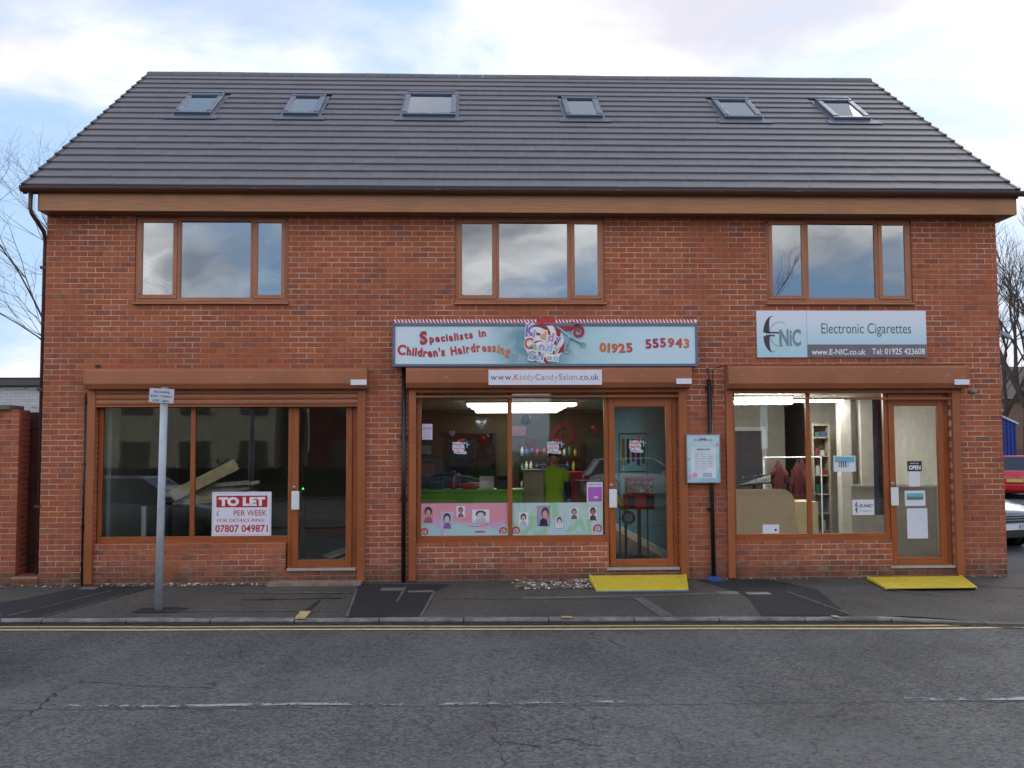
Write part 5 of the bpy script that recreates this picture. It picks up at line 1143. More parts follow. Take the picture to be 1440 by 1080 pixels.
# portrait graphics
def portrait(k, x0, x1, z0, z1, y, bgc, hair, face_, cloth, tilt=0, fr=(214, 214, 222)):
    MB().box(x0, x1, y-.001, y, z0, z1).build('photo_border', paint('pf_%d_%d_%d' % fr, fr, .5), k); b_ = .006; MB().box(x0+b_, x1-b_, y-.002, y-.001, z0+b_, z1-b_).build('photo', paint('pb_%d_%d_%d' % bgc, bgc, .5), k)
    cx = (x0+x1)/2; h = z1-z0; w = x1-x0; e = lambda X, Z, rx, rz, dy, c_, nm: MB().disc([(X+rx*math.cos(a), Z+rz*math.sin(a)) for a in [R(q) for q in range(0, 360, 20)]], y-dy).build(nm, paint('pc_%d_%d_%d' % c_, c_, .5), k, fix=False)
    MB().disc([(x0+w*.15, z0+b_), (x1-w*.15, z0+b_), (x1-w*.25, z0+h*.32), (cx, z0+h*.4), (x0+w*.25, z0+h*.32)], y-.0024).build('shoulders', paint('pc_%d_%d_%d' % cloth, cloth, .5), k, fix=False)
    e(cx+tilt*w, z0+h*.66, w*.30, h*.27, .0028, hair, 'hair'); e(cx+tilt*w, z0+h*.58, w*.20, h*.20, .0033, face_, 'face')
k = thing('portrait_graphic', 'pink glass graphic with portraits along the bottom of the first salon pane', 'window graphic', (5.8, .1, .57), 'portrait graphics along the salon window')
def print_mat(name, c1, c2, c3):
    m, t, b = material(name); p = t.pos(); x, y, z = t.xyz(p)
    c = t.mix(t.ramp(t.math('ADD', z, t.math('MULTIPLY', t.noise(p, 3, 2), .25)), .80, .92), lin(c2), lin(c1))
    c = t.mix(t.ramp(t.noise(t.scale(p, (1, 1, .6)), 5, 3, .5, 1.), .52, .62, 0, .8), c, lin(c3)); t.put(b.inputs['Base Color'], c); b.inputs['Roughness'].default_value = .4; return m
MB().box(5.185, 6.402, .106, .1085, .57, 1.02).build('print', print_mat('pink_print_sheet', (224, 148, 164), (176, 206, 208), (198, 164, 208)), k)
sk_ = (206, 160, 142); BWc = (120, 116, 122); Y1 = .1058
portrait(k, 5.20, 5.375, .74, .99, Y1, (216, 150, 170), (40, 34, 44), sk_, (170, 90, 110)); portrait(k, 5.47, 5.63, .66, .90, Y1, (180, 178, 196), (50, 40, 54), (216, 196, 196), (140, 90, 160)); portrait(k, 5.68, 5.80, .82, .98, Y1, (222, 220, 224), (110, 80, 90), (170, 120, 120), (150, 90, 100))
portrait(k, 5.90, 6.14, .75, .93, Y1, (222, 220, 226), (70, 66, 74), (206, 204, 208), (190, 190, 196)); 
for a_ in ((6.34, .63, .055), (5.24, .62, .06)): swirl(MB(), a_[0], a_[1], .005, a_[2], 1.6, .012, .1035, 0, 30, .001).build('candy', paint('candy_red', (206, 40, 44), .4), k)
MB().tube([(5.85, .105, .71), (6.0, .105, .70), (6.12, .105, .735)], .008, 6).build('ribbon', paint('pink_print', (222, 150, 190), .5), k); MB().box(5.94, 6.08, .104, .1055, .612, .63).build('comb', REDI, k)
k = thing('portrait_graphic', 'pale green glass graphic with portraits along the pane nearest the salon door', 'window graphic', (7.1, .1, .57), 'portrait graphics along the salon window')
MB().box(6.462, 7.735, .106, .1085, .567, 1.018).build('print', print_mat('green_print_sheet', (186, 208, 204), (182, 206, 214), (150, 200, 150)), k)
portrait(k, 6.55, 6.685, .70, .885, Y1, (226, 226, 230), (50, 44, 50), (200, 170, 160), (190, 180, 186)); portrait(k, 6.81, 6.99, .69, .975, Y1, (176, 150, 190), (70, 60, 66), sk_, (44, 42, 52), .12, (120, 110, 130)); portrait(k, 7.06, 7.185, .655, .83, Y1, (220, 222, 230), (50, 50, 58), (210, 200, 206), (216, 216, 222), 0, (150, 150, 160)); portrait(k, 7.265, 7.395, .78, .95, Y1, (214, 222, 228), (110, 80, 84), (190, 150, 140), (100, 106, 112)); portrait(k, 7.525, 7.665, .765, .965, Y1, (224, 226, 232), (74, 46, 44), (170, 110, 96), (90, 60, 60), 0, (130, 150, 170))
for a_ in ((6.52, .63, .06), (7.67, .65, .065)): swirl(MB(), a_[0], a_[1], .005, a_[2], 1.6, .013, .1035, 0, 30, .001).build('candy', paint('candy_red', (206, 40, 44), .4), k)

# ------------------------------------------------------------------ street things
k = thing('sign_post', 'grey steel post with a small no loading plate on the pavement', 'sign post', (2.317, -2.19, -.05))
MB().tube([(2.300, -2.19, -.06), (2.312, -2.19, 1.2), (2.327, -2.19, 2.49)], .043, 16).build('pole', GALV, k, smooth=True); MB().lathe([(.046, 0), (.046, .02), (.02, .03)], (2.327, -2.19, 2.485), 16).build('cap', paint('grey_cap', (140, 144, 150), .5), k)
ps = MB().obox((2.312, -2.245, 2.413), (1, 0, -.055), (0, 1, 0), (.055, 0, 1), .142, .004, .083); o = ps.build('plate', paint('plate_white', (196, 198, 210), .4, var=.04), k, bevel=.003)
NV = paint('plate_ink', (70, 76, 92), .5); rt = math.atan(-.055)
m = MB()
m.obox((2.312, -2.2505, 2.413), (1, 0, -.055), (0, 1, 0), (.055, 0, 1), .135, .0006, .0768); 
text('No loading', 2.225, 2.405, 2.452, .026, -2.2505, NV, o, .015, rt); text('8.00 - 9.30am', 2.19, 2.425, 2.403, .028, -2.2505, NV, o, .01, rt); text('4.30 - 6pm', 2.21, 2.395, 2.350, .028, -2.2505, NV, o, .015, rt)
for z in (2.37, 2.46): MB().tube([(2.327+.05*math.cos(a), -2.19+.05*math.sin(a), z) for a in [R(q) for q in range(0, 361, 30)]], .006, 6).build('clip', ALU, k)
o = sheet('post_footing', [(2.05, -2.38), (2.55, -2.40), (2.62, -2.1), (2.4, -1.98), (2.08, -2.05)], -.0435, PATCH)
# yellow ramps: ribbed rubber wedge with a tray edge
def ramp(x0, x1, xa, xb, yb, yf, zt, lab, blue, flat=False):
    k = thing('access_ramp', lab, 'ramp', ((x0+x1)/2, yf, -.05), 'yellow ramps at the shop doors'); Y = paint('yellow_rubber', (226, 198, 56), .62, 0, .12, 5, dirt=.5)
    g = -.045; m = MB()
    P = lambda f, e: (x0+(xa-x0)*f if e == 0 else x1+(xb-x1)*f, yb+(yf-yb)*f)
    a, b_, c, d_ = P(0, 0), P(0, 1), P(1, 1), P(1, 0)
    m.add([(a[0], a[1], g), (b_[0], b_[1], g), (c[0], c[1], g), (d_[0], d_[1], g), (a[0], a[1], zt), (b_[0], b_[1], zt), (c[0], c[1], g+.018), (d_[0], d_[1], g+.018)], [(0,1,2,3),(4,5,6,7),(0,1,5,4),(1,2,6,5),(2,3,7,6),(3,0,4,7)])
    m.build('wedge', Y, k)
    m = MB(); N = 42
    for i in range(1, N):       # fine anti-slip ribs
        f = i/N; xl = a[0]+(b_[0]-a[0])*f; xr = d_[0]+(c[0]-d_[0])*f
        for q in range(5):
            f0, f1 = .04+q*.19, .04+q*.19+.15; p0 = (xl+(xr-xl)*f0, yb+(yf-yb)*f0, zt+(g+.018-zt)*f0); p1 = (xl+(xr-xl)*f1, yb+(yf-yb)*f1, zt+(g+.018-zt)*f1)
            m.add([(p0[0]-.005, p0[1], p0[2]+.001), (p0[0]+.005, p0[1], p0[2]+.001), (p1[0]+.017, p1[1], p1[2]+.001), (p1[0]+.007, p1[1], p1[2]+.001), (p0[0], p0[1], p0[2]+.006), (p1[0]+.012, p1[1], p1[2]+.006)], [(0,4,5,3),(4,1,2,5),(0,1,4),(3,5,2)])
    m.build('tread', Y, k)
    for s_ in (0, 1):           # raised side curbs
        p0, p1 = P(0, s_), P(1, s_); m = MB(); m.add([(p0[0]-.014, p0[1], g), (p0[0]+.014, p0[1], g), (p1[0]+.014, p1[1], g), (p1[0]-.014, p1[1], g), (p0[0]-.014, p0[1], zt+.012), (p0[0]+.014, p0[1], zt+.012), (p1[0]+.014, p1[1], g+.022), (p1[0]-.014, p1[1], g+.022)], [(0,1,2,3),(4,5,6,7),(0,1,5,4),(1,2,6,5),(2,3,7,6),(3,0,4,7)]); m.build('side_curb', Y, k)
    if blue: MB().box(xa-.0, xb+.0, yf-.05, yf-.002, g, g+.012).build('front_edge', paint('faded_blue_mat', (92, 130, 158), .7), k)
    else: MB().box(xa+.02, xb-.02, yf-.012, yf-.001, g, g+.012).build('front_edge', BLACKP, k)
    return k
ramp(7.52, 8.84, 7.50, 8.65, -.12, -1.14, .030, 'yellow ramp with a blue front edge at the salon door', True)
ramp(11.36, 12.66, 11.22, 12.38, -.22, -1.20, -.012, 'low yellow ramp lying at the vape shop door', False)
# blue drain piece at pipe foot
o = MB().add([(9.14, -.08, -.048), (9.34, -.08, -.048), (9.38, -.22, -.048), (9.2, -.26, -.048), (9.2, -.06, .0), (9.28, -.06, .0)], [(0,1,2,3),(0,4,5,1),(0,3,4),(1,5,2),(4,3,2,5)]).build('pipe_shoe', paint('blue_plastic', (50, 90, 150), .4)); tag(o, 'small blue plastic shoe at the foot of the downpipe behind the hours board', 'drain shoe')
# stone lip before empty shop door
k = MB().box(3.14, 4.40, -.32, -.006, -.08, -.012).build('door_step', paint('worn_stone_step', (142, 124, 110), .85, 0, .2, 6, .6, 40, dirt=.3)); k['_w'] = (0, 0, 0); tag(k, 'low worn stone step under the empty shop door', 'step')
# pebbles along wall
def stones(name, area, n, seed, lab, sz):
    rc = random.Random(seed); m = MB()
    for i in range(n):
        f = rc.random(); x = area[0]+(area[1]-area[0])*f; y = area[2]+(area[3]-area[2])*rc.random()**1.0; s_ = rc.uniform(*sz)
        q = MB(); q.ball((x, y, -.045+s_*.25), s_*rc.uniform(.7, 1.3), s_*rc.uniform(.7, 1.2), s_*rc.uniform(.4, .7), 6, 4)
        m.add([(v[0]+rc.uniform(-.1, .1)*s_, v[1]+rc.uniform(-.1, .1)*s_, v[2]) for v in q.v], q.f)
    mt, t, b = material(name+'_mat'); ri = t.n.new('ShaderNodeNewGeometry').outputs['Random Per Island']; cr = t.n.new('ShaderNodeValToRGB'); t.l.new(ri, cr.inputs[0]); e = cr.color_ramp
    e.elements[0].color = lin((82, 72, 66))+(1,); e.elements[1].color = lin((176, 166, 154))+(1,); k_ = e.elements.new(.5); k_.color = lin((116, 96, 84))+(1,); k_ = e.elements.new(.75); k_.color = lin((138, 112, 98))+(1,); k_ = e.elements.new(.93); k_.color = lin((220, 214, 204))+(1,)
    t.put(b.inputs['Base Color'], cr.outputs[0]); b.inputs['Roughness'].default_value = .85
    o = m.build(name, mt, None, fix=False); o['kind'] = 'stuff'; o['label'] = lab; o['category'] = 'pebbles'
stones('pebbles', (6.45, 7.5, -.85, -.03), 330, 1, 'loose brown pebbles spread at the wall foot beside the salon ramp', (.016, .032))
stones('gravel', (.9, 3.2, -.22, -.01), 260, 2, 'thin line of gravel along the foot of the empty shop wall', (.01, .026))
stones('gravel', (9.3, 13.4, -.10, -.005), 130, 3, 'sparse grit along the foot of the end shop wall', (.006, .014))
stones('gravel', (-.5, .7, -.3, .05), 50, 6, 'sparse grit in front of the building corner', (.006, .02))
for x, y, w, d_ in ((.82, -.36, .22, .16), (4.86, -.72, .3, .2), (5.24, -.95, .32, .12), (9.12, -1.35, .26, .2), (9.48, -1.44, .3, .16)):
    structure('utility_cover', MB().box(x-w/2, x+w/2, y-d_/2, y+d_/2, -.06, -.038), paint('worn_steel_cover', (120, 116, 112), .6, .3, .15, 20, dirt=.4), bevel=.004)
# litter
m = MB(); m.ball((-.46, -.25, -.02), .07, .05, .03, 10, 7); rc = random.Random(3); m.v = [(a+rc.uniform(-.012, .012), b_+rc.uniform(-.012, .012), c+rc.uniform(-.01, .01)) for a, b_, c in m.v]
o = m.build('crumpled_paper', paint('litter_white', (232, 226, 232), .8)); tag(o, 'crumpled white paper on the ground before the brick pier', 'litter')
# fittings
k = thing('wall_lamp', 'small grey bulkhead lamp on the brick pier beside the end shutter', 'lamp', (13.03, -.03, 2.55)); MB().ball((13.03, -.03, 2.56), .06, .045, .03, 14, 8).build('body', paint('lamp_grey', (128, 132, 134), .4), k, smooth=True); MB().box(12.99, 13.07, -.02, .0, 2.53, 2.58).build('back_plate', ALU, k)
k = thing('flood_light', 'grey flood light sticking out from the gable edge', 'lamp', (13.52, .05, 3.36)); MB().tube([(13.45, .06, 3.34), (13.52, .05, 3.38)], .012, 8).build('bracket', ALU, k); MB().obox((13.56, .03, 3.365), (1, 0, -.55), (0, 1, 0), (.55, 0, 1), .065, .04, .03).build('housing', paint('flood_grey', (150, 160, 176), .3, .5), k, bevel=.01)
k = thing('anchor_bolt', 'small dark fixing on the brickwork above the first shutter', 'fixing', (.75, -.01, 2.93)); MB().box(.72, .77, -.02, .0, 2.91, 2.96).build('body', BLACKP, k)

# ------------------------------------------------------------------ left: garden wall, alley, white outbuilding
def small_brick_wall(name, lab, x0, x1, y0, y1, z1, cap=None):
    k = thing(name, lab, 'wall', (x0, y0, -.05)); MB().box(x0+.006, x1-.006, y0+.006, y0+.06, -.1, z1-.004).build('mortar_bed', MORTAR, k); MB().box(x0+.003, x1-.003, y0+.06, y1, -.1, z1-.002).build('wall_core', SIDE_B, k)
    i = 0
    while -.0975+.075*i+.03 < z1:
        z0_ = -.0975+.075*i; zt = min(z1, z0_+.065); off_ = .1125*((i+20) % 2); q = math.floor(x0/.225)-1
        while q*.225-off_ < x1:
            a, b_ = max(x0, q*.225-off_+.005), min(x1, q*.225-off_+.22); q += 1
            if b_-a > .02: 
                m = MB(); vs = brick_verts((a, b_, z0_, zt), 0, random.uniform(-.002, .002)); m.add([(v[0], v[1]+y0, v[2]) for v in vs], BF); m.build('brick', BRICK, k, fix=False)
        i += 1
    return k
k = small_brick_wall('boundary_wall', 'narrow red brick boundary pier left of the dark alley', -.62, -.355, .10, .45, 2.35)
MB().box(-1.4, -.47, .05, .5, 2.352, 2.41).build('coping', paint('grey_coping', (112, 104, 98), .9), k)
MB().box(-1.4, -.615, .16, .4, -.1, 2.352).build('side_wall', SIDE_B, k)
MB().box(-.36, -.30, .45, 6, -.1, 2.3).build('return_wall', SIDE_B, k) if False else None
k = thing('alley_gate', 'dark brown boarded gate filling the alley between pier and building', 'gate', (-.2, .95, -.05)); DKB = paint('shaded_brown_timber', (72, 42, 36), .8, 0, .2, 5, dirt=.3)  # shade of the alley is put into the dark brown of the timber
for i in range(3): MB().box(-.47+.16*i, -.315+.16*i, .62+.004*(i % 2), .65, .02, 2.33).build('board', DKB, k)
for z in (.3, 1.24, 2.1): MB().box(-.46, .0, .595, .618, z, z+.09).build('rail', DKB, k)
k = small_brick_wall('low_plinth', 'low brown brick plinth across the foot of the alley', -.37, .0, -.02, .4, .07)
k = thing('blue_hose', 'blue plastic hose standing in the dark alley', 'hose', (-.2, .6, .05)); MB().tube([(-.19, .45, .05), (-.195, .45, .2), (-.17, .46, .4), (-.13, .48, .56), (-.10, .50, .6)], .02, 8).build('body', paint('blue_hose', (36, 70, 150), .4), k, smooth=True)
# white outbuilding
k = thing('white_outbuilding', 'low white painted brick outbuilding behind the boundary wall', 'building', (-9, 12, 0))
def white_brick():
    m, t, b = material('white_painted_brick'); p = t.pos(); x, y, z = t.xyz(p)
    bt = t.n.new('ShaderNodeTexBrick'); t.l.new(t.comb(t.math('ADD', x, y), z), bt.inputs['Vector']); bt.inputs['Scale'].default_value = 1; bt.inputs['Brick Width'].default_value = .225; bt.inputs['Row Height'].default_value = .075; bt.inputs['Mortar Size'].default_value = .006
    for q, c_ in (('Color1', (206, 206, 208)), ('Color2', (190, 190, 194)), ('Mortar', (168, 168, 172))): bt.inputs[q].default_value = lin(c_)+(1,)
    c = t.mix(t.ramp(t.noise(t.scale(p, (.5, .5, 2.5)), 2.5, 5, .7), .60, .68, 0, .75), bt.outputs['Color'], lin((110, 102, 98)))
    t.put(b.inputs['Base Color'], c); b.inputs['Roughness'].default_value = .8; t.put(b.inputs['Normal'], t.bump(bt.outputs['Fac'], -.5, .008)); return m
MB().box(-12, -4.2, 12, 18, -.1, 3.40).build('wall', white_brick(), k); MB().box(-12.2, -4.0, 11.85, 18.2, 3.40, 3.62).build('roof', paint('dark_felt_roof', (66, 62, 62), .8), k); MB().box(-12.2, -4.0, 11.83, 11.849, 3.42, 3.56).build('fascia', paint('fascia_grey', (88, 82, 80), .7), k)
for i in range(12): MB().box(-12+.65*i, -11.4+.65*i, 11.96, 12.0, 3.33, 3.375).build('coping_stone', paint('pale_coping', (196, 196, 198), .8), k)

# ------------------------------------------------------------------ trees
BARK = paint('winter_bark', (74, 62, 54), .9, 0, .2, 4, .8, 18); TWIG = paint('winter_twig', (92, 76, 68), .9)
def tree(loc, h, seed, lab, trunk_r=.2, spread=.55, fork=.25, stems=3, depth=6, up=.25, group='bare winter trees', droop=0.):
    rc = random.Random(seed); k = thing('bare_tree', lab, 'tree', loc, group)
    T = MB(); Cw = MB(); Tw = MB()
    base = Vector(loc); p = base+Vector((0, 0, -.15)); path = [p.copy()]; fh = h*fork
    for i in range(4): p = p+Vector((rc.uniform(-.04, .04)*h*.1, rc.uniform(-.04, .04)*h*.1, fh/4)); path.append(p.copy())
    T.tube(path, [trunk_r*1.25, trunk_r, trunk_r*.92, trunk_r*.88, trunk_r*.85], 10)
    def grow(p, d, L, r, lv):
        n = 3; pts = [p.copy()]; q = p.copy()
        for i in range(n):
            d = (d+Vector((rc.gauss(0, .16), rc.gauss(0, .16), rc.gauss(0, .08)+up*.12-droop*lv*.03))).normalized(); q = q+d*L/n; pts.append(q.copy())
        (Cw if lv < 3 else Tw).tube(pts, [r, r*.86, r*.74, r*.6], 6 if lv < 2 else (4 if lv < 4 else 3), cap=False)
        if lv >= depth: return
        nb = rc.choice([2, 3, 3]) if lv < depth-1 else 3
        for i in range(nb):
            f = rc.uniform(.45, 1.0) if i else 1.0; at = pts[min(3, int(f*3))]
            ax = Vector((rc.gauss(0, 1), rc.gauss(0, 1), rc.gauss(0, .5))).normalized(); dd = (d+ax*spread*rc.uniform(.6, 1.2)).normalized()
            grow(at, dd, L*rc.uniform(.62, .86), r*rc.uniform(.5, .68), lv+1)
    for s_ in range(stems):
        a = 2*math.pi*s_/stems+rc.uniform(-.4, .4); grow(path[-1], Vector((math.cos(a)*.42, math.sin(a)*.42, 1)).normalized(), h*.26*rc.uniform(.85, 1.1), trunk_r*.62, 0)
    T.build('trunk', BARK, k, smooth=True, fix=False); Cw.build('limbs', BARK, k, smooth=True, fix=False); Tw.build('twigs', TWIG, k, fix=False)
    return k
tree((-4.3, 15, 0), 12.6, 14, 'large bare tree whose branches reach out behind the building corner', .085, .62, .20, 5, 6, .15)
tree((-9.5, 38, 0), 8.5, 5, 'thin distant bare tree above the white outbuilding roof', .10, .35, .3, 3, 5, .6)
tree((-12.6, 42, 0), 7.5, 6, 'slender upright bare tree farthest off beyond the white outbuilding', .08, .3, .3, 3, 5, .6)
tree((30.75, 30, -.1), 13, 23, 'tall forked bare tree standing beside the blue shed', .27, .42, .27, 4, 6, .5)
tree((33.5, 37, -.1), 12, 31, 'bare tree partly behind the tall forked tree', .18, .5, .25, 4, 6, .4)
# ------------------------------------------------------------------ right: blue shed, house, cars
k = thing('blue_shed', 'bright blue corrugated metal shed beyond the car park', 'shed', (24.5, 24, -.12)); BLU = paint('blue_sheet_metal', (28, 58, 136), .4, .1, .08)
MB().prism([(20, -.1), (26.9, -.1), (26.9, 2.62), (23.4, 4.2), (20, 2.6)], 24, 29, 'y').build('wall', BLU, k)
m = MB()
for i in range(48): x = 20.05+i*.145; zt = 2.62+(26.9-x)*.45 if x > 23.4 else 2.6+(x-20)*.47; m.box(x, x+.06, 23.965, 24.0, -.1, min(zt, 4.2)-.02)
m.build('corrugation', BLU, k)
MB().prism([(27.0, 2.56), (27.0, 2.64), (23.4, 4.28), (19.9, 2.66), (19.9, 2.58), (23.4, 4.2)], 23.9, 29.1, 'y').build('roof', paint('pale_roof_trim', (186, 190, 198), .5), k)
MB().box(24.9, 26.3, 23.94, 23.962, -.1, 2.3).build('door', paint('dark_blue_metal', (26, 50, 120), .45), k)
k = thing('distant_house', 'brown roofed house far behind the bare trees', 'house', (40, 62, 0)); MB().box(34, 50, 60, 68, -.1, 5.2).build('wall', paint('brown_render', (116, 92, 76), .9, 0, .15), k); MB().prism([(59.5, 5.2), (64, 8.0), (68.5, 5.2)], 33.6, 50.4, 'x').build('roof', paint('slate_roof', (84, 74, 72), .8), k)
for x in (36, 39, 42, 45, 48):
    w = MB().box(x, x+1.1, 59.95, 60.0, 3.1, 4.4).build('window', WHITE, k); MB().box(x+.08, x+1.02, 59.92, 59.95, 3.18, 4.32).build('pane', paint('dark_pane', (50, 56, 64), .1), w)
o = MB().box(20, 60, 44, 44.15, -.1, 1.5).build('yard_fence', paint('brown_fence', (96, 78, 64), .9, 0, .2, 3)); tag(o, 'long low brown fence beyond the parked cars', 'fence')

TYRE = paint('tyre_rubber', (26, 26, 28), .8); RIM = paint('alloy_wheel', (150, 152, 158), .35, .7); LAMPG = paint('headlamp_glass', (206, 212, 220), .12, .3); REDL = paint('rear_lamp_red', (150, 20, 24), .2); TRIM = paint('black_car_trim', (30, 30, 33), .5)
def carpaint(name, rgb):
    m = paint(name, rgb, .28, .25, .02); m.node_tree.nodes['Principled BSDF'].inputs['Coat Weight'].default_value = .8; return m
def car(lab, loc, rz, pm_, hatch, platef, plater, H=1.46, Wd=1.70, L=3.95):
    """local: front faces -Y, origin at ground centre"""
    k = thing('parked_car', lab, 'car', loc, None, rz); k['_w'] = (0, 0, 0)
    hw = Wd/2; B = lambda m, n, mt, sm=False, bv=0, p=None: m.build(n, mt, p or k, smooth=sm, bevel=bv, local=True)
    # body stations y, halfwidth, z bottom, z shoulder, z deck
    y0, y1 = -L/2, L/2
    st = [(y0, .72, .30, .50, .56), (y0+.06, .84, .22, .56, .66), (y0+.25, .93, .19, .62, .76), (y0+.75, .98, .18, .70, .88), (y0+1.15, 1.0, .18, .76, .95), (y0+1.9, 1.0, .18, .80, .98), (y1-.9, 1.0, .18, .84, 1.0), (y1-.35, .98, .2, .86, 1.0), (y1-.08, .92, .22, .84, .97), (y1, .82, .3, .72, .88)]
    m = MB()
    for y, wf, zb, zs, zd in st:
        w = hw*wf; m.v += [(-w*.9, y, zb), (-w, y, zb+.14), (-w, y, zs), (-w*.90, y, zd-.02), (-w*.5, y, zd+.02), (0, y, zd+.03), (w*.5, y, zd+.02), (w*.90, y, zd-.02), (w, y, zs), (w, y, zb+.14), (w*.9, y, zb)]
    n = 11
    for i in range(len(st)-1):
        for q in range(n): a, b_ = i*n+q, i*n+(q+1) % n; m.f.append((a, b_, b_+n, a+n))
    m.f += [tuple(range(n)), tuple(range((len(st)-1)*n, len(st)*n))]
    B(m, 'body', pm_, True)
    # greenhouse
    yb0, yb1, yt0, yt1 = y0+1.05, (y1-.12 if hatch else y1-.55), y0+1.75, (y1-.45 if hatch else y1-1.15)
    zr = H; zb = .96
    def P(y, z, wf): return (hw*wf, y, z)
    lo, hi = .90, .70
    V = [(-hw*lo, yb0, zb), (hw*lo, yb0, zb), (hw*lo, yb1, zb), (-hw*lo, yb1, zb), (-hw*hi, yt0, zr-.03), (hw*hi, yt0, zr-.03), (hw*hi, yt1, zr-.04), (-hw*hi, yt1, zr-.04)]
    gl_ = MB().add(V, [(0,1,5,4),(1,2,6,5),(2,3,7,6),(3,0,4,7)]); B(gl_, 'windows', paint('car_window_dark', (36, 42, 50), .06, .0, .02, spec=.8))
    m = MB(); m.add([(-hw*hi, yt0, zr-.03), (hw*hi, yt0, zr-.03), (hw*hi, yt1, zr-.04), (-hw*hi, yt1, zr-.04), (-hw*hi*.9, yt0+.08, zr), (hw*hi*.9, yt0+.08, zr), (hw*hi*.9, yt1-.06, zr), (-hw*hi*.9, yt1-.06, zr)], [(0,1,5,4),(1,2,6,5),(2,3,7,6),(3,0,4,7),(4,5,6,7)]); B(m, 'roof', pm_, False, .01)
    m = MB()
    for a, b_ in ((0, 4), (1, 5), (2, 6), (3, 7)): m.tube([V[a], V[b_]], .032, 6)
    for s_ in (0, 1):
        ym = (yt0+yt1)/2+.1; m.tube([((-1 if s_ == 0 else 1)*hw*lo, ym, zb), ((-1 if s_ == 0 else 1)*hw*hi, ym, zr-.03)], .03, 6)
    B(m, 'pillar', pm_)
    for sy in (y0+.72, y1-.68):
        for s_ in (-1, 1):
            w = B(MB().lathe([(.20, -.1), (.29, -.1), (.305, -.06), (.305, .06), (.29, .09), (.20, .09)], (s_*(hw-.11), sy, .305), 22, 'x'), 'wheel', TYRE, True); B(MB().lathe([(.19, -.105), (.19, .105)], (s_*(hw-.11), sy, .305), 18, 'x'), 'rim', RIM, False, 0, w)
            B(MB().lathe([(.36, -.02), (.36, .02)], (s_*(hw-.005), sy, .32), 22, 'x'), 'wheel_arch', TRIM)
    for s_ in (-1, 1):
        B(MB().obox((s_*hw*.70, y0+.10, .60), (1, s_*.35, 0), (-s_*.35, 1, .1), (0, 0, 1), .17, .06, .095), 'headlight', LAMPG, False, .03)
        B(MB().obox((s_*hw*.84, y1-.06, .80), (1, -s_*.3, 0), (s_*.3, 1, 0), (0, 0, 1), .10, .05, .16), 'tail_light', REDL, False, .02); B(MB().obox((s_*(hw+.07), yb0+.45, 1.0), (1, 0, 0), (0, 1, 0), (0, 0, 1), .09, .06, .06), 'door_mirror', pm_, False, .02)
        B(MB().box(s_*(hw-.02)-.02, s_*(hw-.02)+.02, y0+1.1, y1-1.1, .2, .3), 'sill_trim', TRIM)
        B(MB().lathe([(.045, 0), (.045, -.02)], (s_*hw*.72, y0+.01, .36), 12, 'y'), 'fog_light', LAMPG)
    g = B(MB().box(-.36, .36, y0-.012, y0+.1, .50, .63), 'grille', TRIM, False, .012)
    for z in (.545, .59): B(MB().box(-.34, .34, y0-.022, y0-.01, z-.007, z+.007), 'grille_bar', ALU, False, 0, g)
    B(MB().box(-hw*.8, hw*.8, y0-.02, y0+.12, .22, .34), 'lower_bumper', TRIM, False, .02); B(MB().box(-hw*.88, hw*.88, y0-.03, y0+.15, .36, .48), 'front_bumper', pm_, False, .03)
    B(MB().box(-hw*.9, hw*.9, y1-.1, y1+.04, .3, .52), 'rear_bumper', pm_, False, .03)
    pf = B(MB().box(-.26, .26, y0-.045, y0-.032, .37, .48), 'number_plate', WHITE)
    if platef: 
        vs, fs = glyph_bounds(platef, .02); mn = max(v[0] for v in vs); q = MB(); q.add([(.24+(v[0]-mn)*.1, y0-.0465, .39+v[1]*.1) for v in vs], fs); q.build('lettering', INK, pf, local=True, fix=False)
    B(MB().box(-.26, .26, y1+.02, y1+.052, .60, .71), 'number_plate', paint('yellow_plate', (206, 186, 90), .5))
    B(MB().box(-.5, .5, y1-.02, y1+.01, .735, .755), 'boot_trim', ALU)
    return k
car('silver hatchback parked facing the road beside the building', (15.05, 5.75, -.118), R(20), carpaint('silver_paint', (86, 94, 114)), True, 'K7', '', 1.45, 1.68, 3.8)
car('red hatchback parked with its rear window to the road', (25.75, 22.2, -.118), R(153), carpaint('red_paint', (190, 24, 40)), True, '', '', 1.52, 1.76, 4.2)
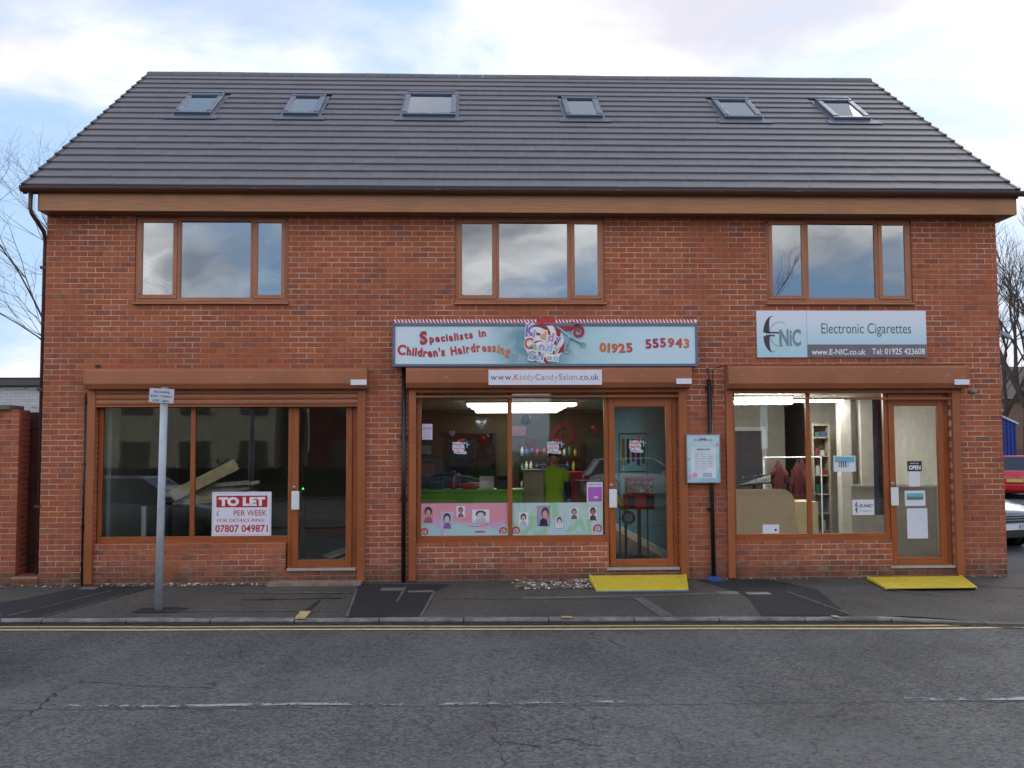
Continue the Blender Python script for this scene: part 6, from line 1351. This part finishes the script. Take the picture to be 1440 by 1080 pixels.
# opposite side of the road, seen mirrored in the shop glass
car('dark grey saloon waiting at the roadside out of shot', (-.6, -5.2, -.16), R(90), carpaint('grey_paint', (96, 100, 108)), False, '', '', 1.42, 1.72, 4.3)
car('dark blue saloon parked outside the houses opposite', (4.2, -19.5, -.05), R(90), carpaint('blue_paint', (50, 60, 80)), False, '', '', 1.44, 1.72, 4.3)
car('white hatchback parked outside the houses opposite', (11.5, -18.8, -.05), R(90), carpaint('white_paint', (200, 204, 208)), True, '', '', 1.46, 1.7, 4.0)
for i, (x0, w, col, hz, lab) in enumerate(((-16, 13, (190, 186, 160), 5.2, 'cream rendered house across the road'), (-1.5, 9, (112, 60, 48), 5.4, 'red brick house across the road beside the cream one'), (10, 9, (120, 68, 54), 5.0, 'red brick house across the road with a lower roof'), (22, 12, (104, 58, 48), 5.3, 'red brick house across the road at the far end'))):
    k = thing('opposite_house', lab, 'house', (x0, -32, 0), 'houses across the road'); MB().box(x0, x0+w, -40, -31, -.2, hz).build('wall', paint('opp_wall_%d' % i, col, .9, 0, .12, 2), k); MB().prism([(-40.4, hz), (-35.5, hz+2.6), (-30.6, hz)], x0-.2, x0+w+.2, 'x').build('roof', paint('opp_roof', (60, 54, 54), .8), k)
    x = x0+1
    while x+1.3 < x0+w:
        for z in (.9, 3.3):
            f = MB().box(x, x+1.3, -31.02, -30.95, z, z+1.25).build('window', paint('weathered_frame', (120, 112, 96), .6), k); MB().box(x+.08, x+1.22, -30.95, -30.93, z+.08, z+1.17).build('pane', paint('lace_curtained_pane', (96, 94, 84), .3), f)
        x += 2.6
m = MB(); rc = random.Random(9)
for i in range(5200):
    x = rc.uniform(-22, 40); y = -25+rc.uniform(-.6, .6); z = rc.uniform(0, 1.25+.2*math.sin(x*1.3)); s_ = .09; a = Vector((rc.gauss(0, 1), rc.gauss(0, 1), rc.gauss(0, 1))).normalized(); b_ = a.orthogonal().normalized(); c = Vector((x, y, z)); m.add([c-a*s_, c+b_*s_*.5, c+a*s_, c-b_*s_*.5], [(0, 1, 2, 3)])
k = thing('hedge', 'dark evergreen hedge before the houses across the road', 'hedge', (9, -25, 0)); m.build('foliage', paint('hedge_leaf', (70, 84, 54), .8, 0, .25, 5), k, fix=False); MB().box(-22, 40, -25.4, -24.6, -.1, 1.0).build('branches', paint('hedge_core', (34, 36, 24), .95), k)
tree((17.9, -30, 0), 10.6, 51, 'bare tree in a front garden across the road', .09, .26, .3, 2, 5, .7)
tree((1.0, -29, 0), 10, 52, 'bushy bare tree beside the cream house across the road', .2, .55, .2, 4, 5, .2)
for o in bpy.data.objects:
    if '_w' in o: del o['_w']
